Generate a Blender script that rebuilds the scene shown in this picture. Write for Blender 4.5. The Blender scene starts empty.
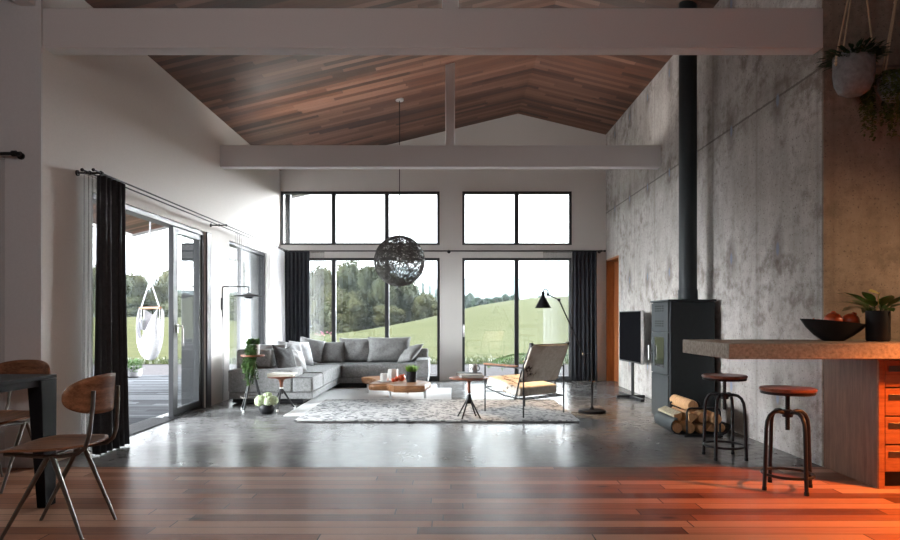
import bpy, bmesh, math, random
from mathutils import Vector, Matrix, Quaternion, noise as mnoise
random.seed(7)
SC = bpy.context.scene
COL = SC.collection
PI = math.pi
R = math.radians
F = 640.0; CX = 450.0; HY = 319.0; H = 1.11       # focal length in pixels, vanishing point, eye height

# ------------------------------------------------------------------ camera
cam_d = bpy.data.cameras.new('camera'); cam = bpy.data.objects.new('camera', cam_d); COL.objects.link(cam)
cam.location = (0, 0, H); cam.rotation_euler = (PI/2, 0, 0)
cam_d.sensor_width = 36; cam_d.sensor_fit = 'HORIZONTAL'; cam_d.lens = 36*F/900
cam_d.shift_y = (HY-270)/900.0; cam_d.clip_end = 5000; cam_d.clip_start = .05
SC.camera = cam
SC.view_settings.view_transform = 'Standard'; SC.view_settings.look = 'None'
SC.view_settings.gamma = 1; SC.view_settings.use_curve_mapping = False
SC.view_settings.exposure = 0.85
SC.cycles.use_denoising = True
SC.cycles.max_bounces = 9; SC.cycles.diffuse_bounces = 5; SC.cycles.glossy_bounces = 4
SC.cycles.transparent_max_bounces = 24; SC.cycles.sample_clamp_indirect = 6
SC.cycles.caustics_reflective = False; SC.cycles.caustics_refractive = False

# ------------------------------------------------------------------ materials
def newmat(name):
    m = bpy.data.materials.new(name); m.use_nodes = True
    nt = m.node_tree; b = nt.nodes['Principled BSDF']
    return m, nt, b
def nd(nt, typ, **kw):
    n = nt.nodes.new(typ)
    for k, v in kw.items():
        if k.startswith('i_'):
            key = k[2:]; key = int(key) if key.isdigit() else key.replace('_', ' ')
            n.inputs[key].default_value = v
        else: setattr(n, k, v)
    return n
def mth(nt, op, a, b=None, c=None):
    n = nt.nodes.new('ShaderNodeMath'); n.operation = op
    for i, v in enumerate((a, b, c)):
        if v is None: continue
        if isinstance(v, (int, float)): n.inputs[i].default_value = v
        else: nt.links.new(v, n.inputs[i])
    return n.outputs[0]
def ramp(nt, fac, stops, interp='LINEAR'):
    n = nt.nodes.new('ShaderNodeValToRGB'); n.color_ramp.interpolation = interp
    e = n.color_ramp.elements
    while len(e) < len(stops): e.new(.5)
    for el, (p, c) in zip(e, stops):
        el.position = p; el.color = (c[0], c[1], c[2], 1)
    nt.links.new(fac, n.inputs[0]); return n.outputs[0]
def mixc(nt, fac, a, b, mode='MIX'):
    n = nt.nodes.new('ShaderNodeMix'); n.data_type = 'RGBA'; n.blend_type = mode
    for sock, v in ((n.inputs['Factor'], fac), (n.inputs['A'], a), (n.inputs['B'], b)):
        pass
    ins = [n.inputs[0], n.inputs[6], n.inputs[7]]
    for s, v in zip(ins, (fac, a, b)):
        if isinstance(v, (int, float)): s.default_value = v
        elif isinstance(v, tuple): s.default_value = (v[0], v[1], v[2], 1)
        else: nt.links.new(v, s)
    return n.outputs[2]
def coords(nt, scale=(1, 1, 1), kind='Object', loc=(0, 0, 0)):
    tc = nt.nodes.new('ShaderNodeTexCoord'); mp = nt.nodes.new('ShaderNodeMapping')
    mp.inputs['Scale'].default_value = scale; mp.inputs['Location'].default_value = loc
    nt.links.new(tc.outputs[kind], mp.inputs[0]); return mp.outputs[0]
def noise_t(nt, vec, scale, detail=4, rough=.6):
    n = nd(nt, 'ShaderNodeTexNoise', i_Scale=scale, i_Detail=detail, i_Roughness=rough)
    nt.links.new(vec, n.inputs['Vector']); return n.outputs['Fac']
def bump(nt, b, h, strength=.3, dist=.01):
    n = nd(nt, 'ShaderNodeBump', i_Strength=strength, i_Distance=dist)
    nt.links.new(h, n.inputs['Height']); nt.links.new(n.outputs[0], b.inputs['Normal'])
def simple(name, col, rough=.5, metal=0, spec=.5, var=.12, scale=12, bmp=0):
    m, nt, b = newmat(name)
    v = noise_t(nt, coords(nt), scale)
    lo = tuple(c*(1-var) for c in col); hi = tuple(min(1, c*(1+var)) for c in col)
    nt.links.new(ramp(nt, v, [(.3, lo), (.7, hi)]), b.inputs['Base Color'])
    b.inputs['Roughness'].default_value = rough; b.inputs['Metallic'].default_value = metal
    b.inputs['Specular IOR Level'].default_value = spec
    if bmp: bump(nt, b, v, bmp, .004)
    return m
def fabric(name, lo, hi, scale=160, rough=.9, bmp=.25):
    m, nt, b = newmat(name)
    v = noise_t(nt, coords(nt, (1, 1, .35)), scale, 3, .8)
    w = noise_t(nt, coords(nt, (.35, .35, 1)), scale, 3, .8)
    s = mth(nt, 'MULTIPLY', mth(nt, 'ADD', v, w), .5)
    big = noise_t(nt, coords(nt), 25, 3)
    s2 = mth(nt, 'ADD', mth(nt, 'MULTIPLY', s, .75), mth(nt, 'MULTIPLY', big, .25))
    nt.links.new(ramp(nt, s2, [(.36, lo), (.64, hi)]), b.inputs['Base Color'])
    b.inputs['Roughness'].default_value = rough; b.inputs['Specular IOR Level'].default_value = .2
    bump(nt, b, s, bmp, .004); return m
def wood(name, dark, light, axis='X', scale=1.0, rough=.4, spec=.4):
    m, nt, b = newmat(name)
    st = {'X': (1.2, 14, 14), 'Y': (14, 1.2, 14), 'Z': (14, 14, 1.2)}[axis]
    v = noise_t(nt, coords(nt, tuple(s*scale for s in st)), 2.0, 6, .65)
    f = noise_t(nt, coords(nt, tuple(s*scale*4 for s in st)), 3.0, 3, .6)
    s = mth(nt, 'ADD', mth(nt, 'MULTIPLY', v, .75), mth(nt, 'MULTIPLY', f, .25))
    nt.links.new(ramp(nt, s, [(.33, dark), (.66, light)]), b.inputs['Base Color'])
    b.inputs['Roughness'].default_value = rough; b.inputs['Specular IOR Level'].default_value = spec
    bump(nt, b, s, .12, .003); return m
def planks(name, width, length, stops, gapcol, rough=(.3, .5), gap=.018, grain=.5, spec=.5, endgap=.003):
    m, nt, b = newmat(name)
    tc = nt.nodes.new('ShaderNodeTexCoord'); sp = nt.nodes.new('ShaderNodeSeparateXYZ')
    nt.links.new(tc.outputs['Object'], sp.inputs[0])
    u, v = sp.outputs[0], sp.outputs[1]
    vr = mth(nt, 'DIVIDE', v, width); row = mth(nt, 'FLOOR', vr)
    wn = nd(nt, 'ShaderNodeTexWhiteNoise', noise_dimensions='1D'); nt.links.new(row, wn.inputs['W'])
    u2 = mth(nt, 'ADD', mth(nt, 'DIVIDE', u, length), mth(nt, 'MULTIPLY', wn.outputs['Value'], 9.37))
    cl = mth(nt, 'FLOOR', u2)
    cb = nt.nodes.new('ShaderNodeCombineXYZ'); nt.links.new(row, cb.inputs[0]); nt.links.new(cl, cb.inputs[1])
    w2 = nd(nt, 'ShaderNodeTexWhiteNoise', noise_dimensions='2D'); nt.links.new(cb.outputs[0], w2.inputs['Vector'])
    pid = w2.outputs['Value']
    gv = nt.nodes.new('ShaderNodeCombineXYZ')
    nt.links.new(mth(nt, 'MULTIPLY', u, 1.6), gv.inputs[0]); nt.links.new(mth(nt, 'MULTIPLY', v, 26), gv.inputs[1])
    nt.links.new(mth(nt, 'MULTIPLY', pid, 40), gv.inputs[2])
    gr = noise_t(nt, gv.outputs[0], 1.6, 6, .7)
    fac = mth(nt, 'ADD', mth(nt, 'MULTIPLY', pid, 1-grain), mth(nt, 'MULTIPLY', gr, grain))
    col = ramp(nt, fac, stops)
    # a few knots
    kn = nd(nt, 'ShaderNodeTexVoronoi', i_Scale=1.0); kv = nt.nodes.new('ShaderNodeCombineXYZ')
    nt.links.new(mth(nt, 'MULTIPLY', u, 1.1), kv.inputs[0]); nt.links.new(mth(nt, 'MULTIPLY', v, 2.6), kv.inputs[1])
    nt.links.new(kv.outputs[0], kn.inputs['Vector'])
    kf = ramp(nt, kn.outputs['Distance'], [(.02, (0, 0, 0)), (.075, (1, 1, 1))])
    col = mixc(nt, .75, col, kf, 'MULTIPLY')
    fv = mth(nt, 'FRACT', vr); fu = mth(nt, 'FRACT', u2)
    g = mth(nt, 'MAXIMUM', mth(nt, 'LESS_THAN', fv, gap), mth(nt, 'LESS_THAN', fu, endgap))
    nt.links.new(mixc(nt, g, col, gapcol), b.inputs['Base Color'])
    rr = mth(nt, 'ADD', mth(nt, 'MULTIPLY', gr, rough[1]-rough[0]), rough[0])
    nt.links.new(rr, b.inputs['Roughness']); b.inputs['Specular IOR Level'].default_value = spec
    hgt = mth(nt, 'SUBTRACT', mth(nt, 'MULTIPLY', gr, .25), g)
    bump(nt, b, hgt, .25, .004); return m
def glassmat(name, tint=(.97, .985, .98), refl=1.0):
    m = bpy.data.materials.new(name); m.use_nodes = True; nt = m.node_tree; nt.nodes.clear()
    o = nt.nodes.new('ShaderNodeOutputMaterial'); t = nt.nodes.new('ShaderNodeBsdfTransparent')
    t.inputs[0].default_value = (*tint, 1); g = nd(nt, 'ShaderNodeBsdfGlossy', i_Roughness=0.0)
    lw = nd(nt, 'ShaderNodeLayerWeight', i_Blend=.5); mx = nt.nodes.new('ShaderNodeMixShader')
    f5 = mth(nt, 'POWER', lw.outputs['Facing'], 5.0)
    nt.links.new(mth(nt, 'ADD', mth(nt, 'MULTIPLY', f5, .9*refl), .04*refl), mx.inputs[0])
    nt.links.new(t.outputs[0], mx.inputs[1]); nt.links.new(g.outputs[0], mx.inputs[2]); nt.links.new(mx.outputs[0], o.inputs[0])
    return m
def sheermat(name, col, alpha):
    m = bpy.data.materials.new(name); m.use_nodes = True; nt = m.node_tree; nt.nodes.clear()
    o = nt.nodes.new('ShaderNodeOutputMaterial'); t = nt.nodes.new('ShaderNodeBsdfTransparent')
    d = nd(nt, 'ShaderNodeBsdfDiffuse'); d.inputs[0].default_value = (*col, 1)
    l = nd(nt, 'ShaderNodeBsdfTranslucent'); l.inputs[0].default_value = (*col, 1)
    a = nt.nodes.new('ShaderNodeMixShader'); a.inputs[0].default_value = .5
    nt.links.new(d.outputs[0], a.inputs[1]); nt.links.new(l.outputs[0], a.inputs[2])
    mx = nt.nodes.new('ShaderNodeMixShader')
    w = noise_t(nt, coords(nt, (60, 60, .4)), 1.5, 2)
    nt.links.new(mth(nt, 'ADD', mth(nt, 'MULTIPLY', w, .3), alpha-.15), mx.inputs[0])
    nt.links.new(t.outputs[0], mx.inputs[1]); nt.links.new(a.outputs[0], mx.inputs[2]); nt.links.new(mx.outputs[0], o.inputs[0])
    return m
def leafmat(name, lo, hi, scale=9, rough=.5, spec=.4, transl=.25):
    m, nt, b = newmat(name)
    v = noise_t(nt, coords(nt), scale, 3)
    c = ramp(nt, v, [(.32, lo), (.68, hi)])
    nt.links.new(c, b.inputs['Base Color']); b.inputs['Roughness'].default_value = rough
    b.inputs['Specular IOR Level'].default_value = spec
    tr = nt.nodes.new('ShaderNodeBsdfTranslucent'); nt.links.new(c, tr.inputs[0])
    mx = nt.nodes.new('ShaderNodeMixShader'); mx.inputs[0].default_value = transl
    o = nt.nodes['Material Output']
    nt.links.new(b.outputs[0], mx.inputs[1]); nt.links.new(tr.outputs[0], mx.inputs[2]); nt.links.new(mx.outputs[0], o.inputs[0])
    return m
def concrete_wall(name, tones):
    m, nt, b = newmat(name)
    tc = nt.nodes.new('ShaderNodeTexCoord'); sp = nt.nodes.new('ShaderNodeSeparateXYZ')
    nt.links.new(tc.outputs['Object'], sp.inputs[0])
    x, y, z = sp.outputs
    s = mth(nt, 'ADD', x, y)                                       # running along either wall face
    cb = nt.nodes.new('ShaderNodeCombineXYZ')
    nt.links.new(s, cb.inputs[0]); nt.links.new(mth(nt, 'MULTIPLY', z, .28), cb.inputs[1])
    streak = noise_t(nt, cb.outputs[0], 4.2, 7, .68)
    cb2 = nt.nodes.new('ShaderNodeCombineXYZ'); nt.links.new(s, cb2.inputs[0]); nt.links.new(z, cb2.inputs[1])
    blotch = noise_t(nt, cb2.outputs[0], 1.1, 6, .65)
    fine = noise_t(nt, cb2.outputs[0], 22, 5, .75)
    pits = noise_t(nt, cb2.outputs[0], 48, 2, .5)
    f = mth(nt, 'ADD', mth(nt, 'ADD', mth(nt, 'MULTIPLY', streak, .45), mth(nt, 'MULTIPLY', blotch, .33)), mth(nt, 'MULTIPLY', fine, .22))
    col = ramp(nt, f, tones)
    fr2 = noise_t(nt, cb2.outputs[0], 6, 9, .78)
    st = ramp(nt, mth(nt, 'MULTIPLY', mth(nt, 'SUBTRACT', fr2, .2), blotch), [(.155, (0, 0, 0)), (.24, (1, 1, 1))])
    st = mth(nt, 'MULTIPLY', st, .72)
    col = mixc(nt, st, col, (.17, .135, .11))                      # brown efflorescence patches
    pt = ramp(nt, pits, [(.31, (1, 1, 1)), (.38, (0, 0, 0))])
    col = mixc(nt, mth(nt, 'MULTIPLY', pt, .75), col, (.12, .105, .09))
    # formwork joints: one horizontal, vertical every 0.97 m
    wob = mth(nt, 'MULTIPLY', mth(nt, 'SUBTRACT', fine, .5), .03)
    hz = mth(nt, 'LESS_THAN', mth(nt, 'ABSOLUTE', mth(nt, 'ADD', mth(nt, 'SUBTRACT', z, 3.007), wob)), .010)
    hz2 = ramp(nt, mth(nt, 'ABSOLUTE', mth(nt, 'SUBTRACT', z, 3.10)), [(.0, (1, 1, 1)), (.32, (0, 0, 0))])
    hz2 = mth(nt, 'MULTIPLY', hz2, mth(nt, 'MULTIPLY', fr2, 1.0))
    col = mixc(nt, hz2, col, (.16, .13, .11))
    fv = mth(nt, 'FRACT', mth(nt, 'DIVIDE', mth(nt, 'SUBTRACT', s, .40), .97))
    vj = ramp(nt, mth(nt, 'ABSOLUTE', mth(nt, 'SUBTRACT', fv, .5)), [(.0, (1, 1, 1)), (.035, (0, 0, 0))])
    col = mixc(nt, mth(nt, 'MULTIPLY', vj, mth(nt, 'ADD', mth(nt, 'MULTIPLY', streak, .8), -.12)), col, (.15, .12, .10))
    col = mixc(nt, mth(nt, 'MULTIPLY', hz, .7), col, (.10, .085, .075))
    # tie holes: bluish spots with a brown halo
    ty = mth(nt, 'SUBTRACT', mth(nt, 'FRACT', mth(nt, 'DIVIDE', mth(nt, 'ADD', s, .28), .90)), .5)
    tz = mth(nt, 'SUBTRACT', mth(nt, 'FRACT', mth(nt, 'DIVIDE', mth(nt, 'SUBTRACT', z, 1.075), 1.27)), .5)
    d = mth(nt, 'ADD', mth(nt, 'POWER', mth(nt, 'MULTIPLY', ty, .9), 2), mth(nt, 'POWER', mth(nt, 'MULTIPLY', tz, .62), 2))
    dd = mth(nt, 'SQRT', d)
    halo = ramp(nt, dd, [(.05, (1, 1, 1)), (.13, (0, 0, 0))])
    col = mixc(nt, mth(nt, 'MULTIPLY', halo, mth(nt, 'MULTIPLY', fr2, 1.1)), col, (.13, .105, .09))
    core = ramp(nt, dd, [(.018, (1, 1, 1)), (.034, (0, 0, 0))])
    col = mixc(nt, mth(nt, 'MULTIPLY', core, .9), col, (.22, .26, .34))
    nt.links.new(col, b.inputs['Base Color']); b.inputs['Roughness'].default_value = .8
    b.inputs['Specular IOR Level'].default_value = .25
    hh = mth(nt, 'SUBTRACT', mth(nt, 'ADD', mth(nt, 'MULTIPLY', fine, .5), mth(nt, 'MULTIPLY', fr2, .5)), mth(nt, 'ADD', mth(nt, 'MULTIPLY', pt, .5), hz))
    bump(nt, b, hh, .5, .012); return m

m_white = simple('white_plaster', (.66, .63, .605), .85, spec=.2, var=.03, scale=60, bmp=.06)
m_pier = simple('cool_plaster', (.60, .59, .60), .85, spec=.2, var=.03, scale=60, bmp=.06)
m_beam = simple('painted_beam', (.62, .60, .60), .7, spec=.3, var=.03, scale=90, bmp=.04)
m_ceil = planks('ceiling_boards', .095, 1.5, [(.25, (.045, .018, .011)), (.5, (.115, .045, .026)), (.78, (.20, .098, .066))], (.02, .01, .008), (.35, .6), .03, .42, .35)
m_wfloor = planks('oak_floor', .11, 1.4, [(.26, (.13, .046, .022)), (.5, (.36, .145, .078)), (.74, (.56, .32, .21))], (.035, .014, .01), (.28, .42), .05, .45, .2, .005)
m_deck = planks('grey_deck', .14, 2.4, [(.25, (.042, .043, .046)), (.5, (.080, .083, .089)), (.8, (.125, .13, .138))], (.006, .006, .006), (.6, .8), .06, .55, 0)
m_conc_wall = concrete_wall('board_concrete', [(.30, (.26, .225, .195)), (.46, (.43, .40, .375)), (.62, (.60, .572, .55))])
m_conc_kitchen = concrete_wall('concrete_warm_shade', [(.30, (.15, .115, .09)), (.46, (.27, .215, .175)), (.62, (.37, .30, .25))])  # same concrete, with shade and warm light painted into darker, browner tones
m_frame = simple('black_aluminium', (.022, .023, .026), .42, spec=.5)
m_glass = glassmat('window_glass')
m_black = simple('black_metal', (.014, .014, .016), .42, spec=.3)
m_gunmetal = simple('gunmetal', (.17, .16, .145), .36, metal=1)
m_weave = simple('dark_rattan', (.085, .078, .072), .7)
m_table = simple('black_lacquer', (.010, .010, .012), .4, spec=.07)
m_steel = simple('brushed_steel', (.62, .62, .63), .3, metal=1)
m_darkstove = simple('stove_steel', (.020, .026, .029), .5, spec=.3, scale=30, var=.08)
m_stoveface = simple('stove_front', (.048, .054, .057), .55, spec=.12, scale=30, var=.06)
m_stoveglass, _nt, _b = newmat('stove_glass'); _b.inputs['Base Color'].default_value = (.012, .012, .012, 1); _b.inputs['Roughness'].default_value = .03; _b.inputs['Specular IOR Level'].default_value = .3
m_vent = simple('vent_dark', (.006, .006, .006), .8)
m_curtain = fabric('charcoal_curtain', (.015, .0155, .018), (.036, .037, .043), 220, .55)
m_curtain_b = fabric('charcoal_curtain_back', (.019, .021, .026), (.048, .051, .060), 220, .8)
m_sheer = sheermat('sheer_voile', (.42, .42, .44), .24)
m_sheer_thin = sheermat('sheer_voile_thin', (.6, .6, .62), .24)
m_sheer_dense = sheermat('sheer_voile_dense', (.88, .88, .90), .80)
m_sofa = fabric('grey_upholstery', (.14, .14, .142), (.38, .38, .385), 110)
m_cush_grey = fabric('grey_cushion', (.11, .11, .11), (.26, .258, .258), 120)
m_cush_dark = fabric('dark_cushion', (.05, .05, .053), (.15, .15, .155), 120)
m_cush_light = fabric('light_grey_cushion', (.26, .26, .265), (.43, .43, .44), 120)
m_cush_white = fabric('white_cushion', (.45, .45, .46), (.63, .63, .64), 120)
m_walnut = wood('walnut', (.075, .029, .014), (.36, .165, .085), 'Y', 1.0, .42, .2)
m_walnut_x = wood('walnut_x', (.075, .029, .014), (.36, .165, .085), 'X', 1.0, .42, .2)
m_redwood = wood('reddish_wood', (.11, .032, .016), (.28, .10, .052), 'X', 2.0, .35)
m_live = wood('live_edge_wood', (.13, .052, .020), (.44, .215, .10), 'X', 2.2, .34)
m_doorwood = wood('orange_door_wood', (.22, .062, .016), (.40, .135, .040), 'Z', .7, .4)
m_cab = wood('cabinet_walnut', (.10, .045, .026), (.23, .118, .075), 'Z', 1.3, .4)
m_cabfront = wood('cabinet_front', (.20, .070, .028), (.42, .165, .070), 'X', 1.3, .35)
m_stone = simple('counter_stone', (.36, .315, .26), .62, var=.35, scale=42, bmp=.5, spec=.3)
m_log = wood('log_end', (.40, .20, .085), (.70, .43, .22), 'Z', 1.5, .7)
m_bark = simple('bark', (.33, .29, .20), .9, var=.35, scale=45, bmp=.6)
m_ceramic = simple('white_ceramic', (.78, .77, .76), .25, var=.02)
m_blackpot = simple('black_pot', (.014, .014, .016), .5, spec=.18)
m_copper = simple('copper_leaf', (.62, .30, .19), .35, metal=.7)
m_pome = simple('pomegranate_skin', (.62, .085, .022), .35, var=.4, scale=14)
m_greypot = simple('concrete_pot', (.17, .17, .175), .6, var=.25, scale=30, bmp=.2)
m_rope = simple('jute_rope', (.45, .33, .22), .9, var=.2, scale=200)
m_bead = simple('wood_beads', (.55, .40, .27), .5)
m_soil = simple('soil', (.03, .02, .014), .95)
m_leaf = leafmat('leaf_green', (.020, .050, .012), (.085, .155, .040))
m_leaf_hang = leafmat('hanging_leaf', (.03, .05, .012), (.13, .15, .035), 14)
m_leaf_dark = leafmat('leaf_dark', (.010, .032, .014), (.040, .090, .035))
m_leaf_bright = leafmat('leaf_bright', (.13, .26, .04), (.30, .46, .10))
m_leaf_lily = leafmat('lily_leaf', (.022, .065, .014), (.09, .18, .04), 6, .35)
m_yellow = leafmat('yellow_spathe', (.45, .38, .10), (.65, .55, .2), 6)
m_hydr = leafmat('hydrangea', (.50, .60, .36), (.80, .86, .66), 40, .7)
m_paper = simple('paper', (.72, .70, .64), .8, var=.05)
m_book_dark = simple('book_dark', (.03, .03, .032), .5)
m_book_grey = simple('book_grey', (.30, .29, .28), .6)
m_book_cream = simple('book_cream', (.68, .66, .55), .6)
m_screen, _nt, _b = newmat('tv_screen'); _b.inputs['Base Color'].default_value = (.006, .006, .007, 1); _b.inputs['Roughness'].default_value = .5; _b.inputs['Specular IOR Level'].default_value = 0.0
m_bulb, _nt, _b = newmat('lamp_bulb'); _b.inputs['Base Color'].default_value = (1, .8, .5, 1); _b.inputs['Emission Color'].default_value = (1, .62, .28, 1); _b.inputs['Emission Strength'].default_value = 8
m_bulb_off = simple('frosted_bulb', (.75, .74, .72), .3, var=.02)
m_white_net = fabric('white_cotton', (.42, .42, .44), (.62, .62, .64), 90)
m_mount = simple('hazy_rock', (.06, .085, .085), .95, var=.35, scale=.02, spec=0)
m_extwhite = simple('fascia_white', (.7, .7, .69), .7, var=.03)

def cowhide():
    m, nt, b = newmat('cowhide')
    v = noise_t(nt, coords(nt, loc=(2.3, 1.7, .4)), 3.1, 5, .62); f = noise_t(nt, coords(nt), 30, 4, .7); h = noise_t(nt, coords(nt, (1, 1, .3)), 140, 2)
    s = mth(nt, 'ADD', mth(nt, 'MULTIPLY', v, .8), mth(nt, 'MULTIPLY', f, .2))
    base = ramp(nt, f, [(.3, (.60, .55, .47)), (.7, (.80, .77, .71))])
    sp = ramp(nt, s, [(.585, (0, 0, 0)), (.62, (1, 1, 1))])
    sp2 = ramp(nt, s, [(.50, (0, 0, 0)), (.58, (.55, .55, .55))])
    c = mixc(nt, sp2, base, (.34, .25, .17)); c = mixc(nt, sp, c, (.045, .026, .018))
    nt.links.new(c, b.inputs['Base Color']); b.inputs['Roughness'].default_value = .8; bump(nt, b, h, .3, .004)
    return m
m_cow = cowhide()
def cfloor():
    m, nt, b = newmat('polished_concrete')
    v = noise_t(nt, coords(nt, (1, 1, 1)), 1.1, 7, .65); f = noise_t(nt, coords(nt), 9, 6, .7); g = noise_t(nt, coords(nt, (.4, 1.4, 1)), 5, 4, .6)
    s = mth(nt, 'ADD', mth(nt, 'MULTIPLY', v, .55), mth(nt, 'MULTIPLY', f, .45))
    c = ramp(nt, s, [(.34, (.085, .084, .085)), (.52, (.19, .188, .187)), (.68, (.31, .308, .305))])
    # saw-cut joint across the room
    tc = nt.nodes.new('ShaderNodeTexCoord'); sp = nt.nodes.new('ShaderNodeSeparateXYZ'); nt.links.new(tc.outputs['Object'], sp.inputs[0])
    j = mth(nt, 'LESS_THAN', mth(nt, 'ABSOLUTE', mth(nt, 'SUBTRACT', sp.outputs[1], 7.45)), .006)
    c = mixc(nt, mth(nt, 'MULTIPLY', j, .7), c, (.03, .03, .03))
    nt.links.new(c, b.inputs['Base Color'])
    nt.links.new(mth(nt, 'ADD', mth(nt, 'MULTIPLY', mth(nt, 'ADD', f, v), .12), .12), b.inputs['Roughness'])
    b.inputs['Specular IOR Level'].default_value = .35
    bump(nt, b, mth(nt, 'ADD', f, g), .008, .004); return m
m_cfloor = cfloor()
def rugmat(name, cells):
    m, nt, b = newmat(name)
    f = noise_t(nt, coords(nt), 70, 4, .7)
    if cells:
        vo = nd(nt, 'ShaderNodeTexVoronoi', i_Scale=24.0); nt.links.new(coords(nt, (1, 1, .0)), vo.inputs['Vector'])
        sep = nt.nodes.new('ShaderNodeSeparateColor'); nt.links.new(vo.outputs['Color'], sep.inputs[0])
        big = noise_t(nt, coords(nt), 1.6, 4)
        s = mth(nt, 'ADD', mth(nt, 'MULTIPLY', sep.outputs[0], .55), mth(nt, 'MULTIPLY', big, .55))
        c = ramp(nt, s, [(.28, (.10, .105, .112)), (.42, (.24, .245, .25)), (.54, (.46, .46, .465)), (.8, (.56, .56, .555))])
        c = mixc(nt, mth(nt, 'MULTIPLY', f, .25), c, (.42, .42, .42))
    else:
        c = ramp(nt, f, [(.3, (.56, .56, .56)), (.7, (.68, .68, .68))])
    nt.links.new(c, b.inputs['Base Color']); b.inputs['Roughness'].default_value = .95; b.inputs['Specular IOR Level'].default_value = .1
    bump(nt, b, f, .6, .006); return m
m_rug_pat = rugmat('patterned_rug_pile', True); m_rug_white = rugmat('white_rug_pile', False)
def fieldmat():
    m, nt, b = newmat('meadow')
    v = noise_t(nt, coords(nt, (.5, 2.2, 1)), .35, 6, .7); f = noise_t(nt, coords(nt, (1, 3, 1)), 1.6, 5, .75)
    s = mth(nt, 'ADD', mth(nt, 'MULTIPLY', v, .5), mth(nt, 'MULTIPLY', f, .5))
    nt.links.new(ramp(nt, s, [(.33, (.036, .039, .014)), (.52, (.056, .058, .024)), (.70, (.082, .080, .038))]), b.inputs['Base Color'])
    b.inputs['Roughness'].default_value = .95; b.inputs['Specular IOR Level'].default_value = .05
    bump(nt, b, f, .8, .2); return m
m_field = fieldmat()
m_grass = leafmat('grass_blade', (.020, .030, .006), (.045, .055, .016), 2.0)
m_gravel = simple('pale_gravel', (.072, .067, .068), .95, var=.4, scale=40, spec=0)
m_tree = [leafmat('tree_leaf_a', (.015, .019, .008), (.066, .070, .030), .9, .8, .1, .2),
          leafmat('tree_leaf_b', (.022, .025, .009), (.085, .082, .034), .9, .8, .1, .2),
          leafmat('tree_leaf_c', (.008, .016, .010), (.028, .044, .023), .9, .8, .1, .2)]
m_trunk = simple('trunk', (.06, .045, .035), .9)

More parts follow.
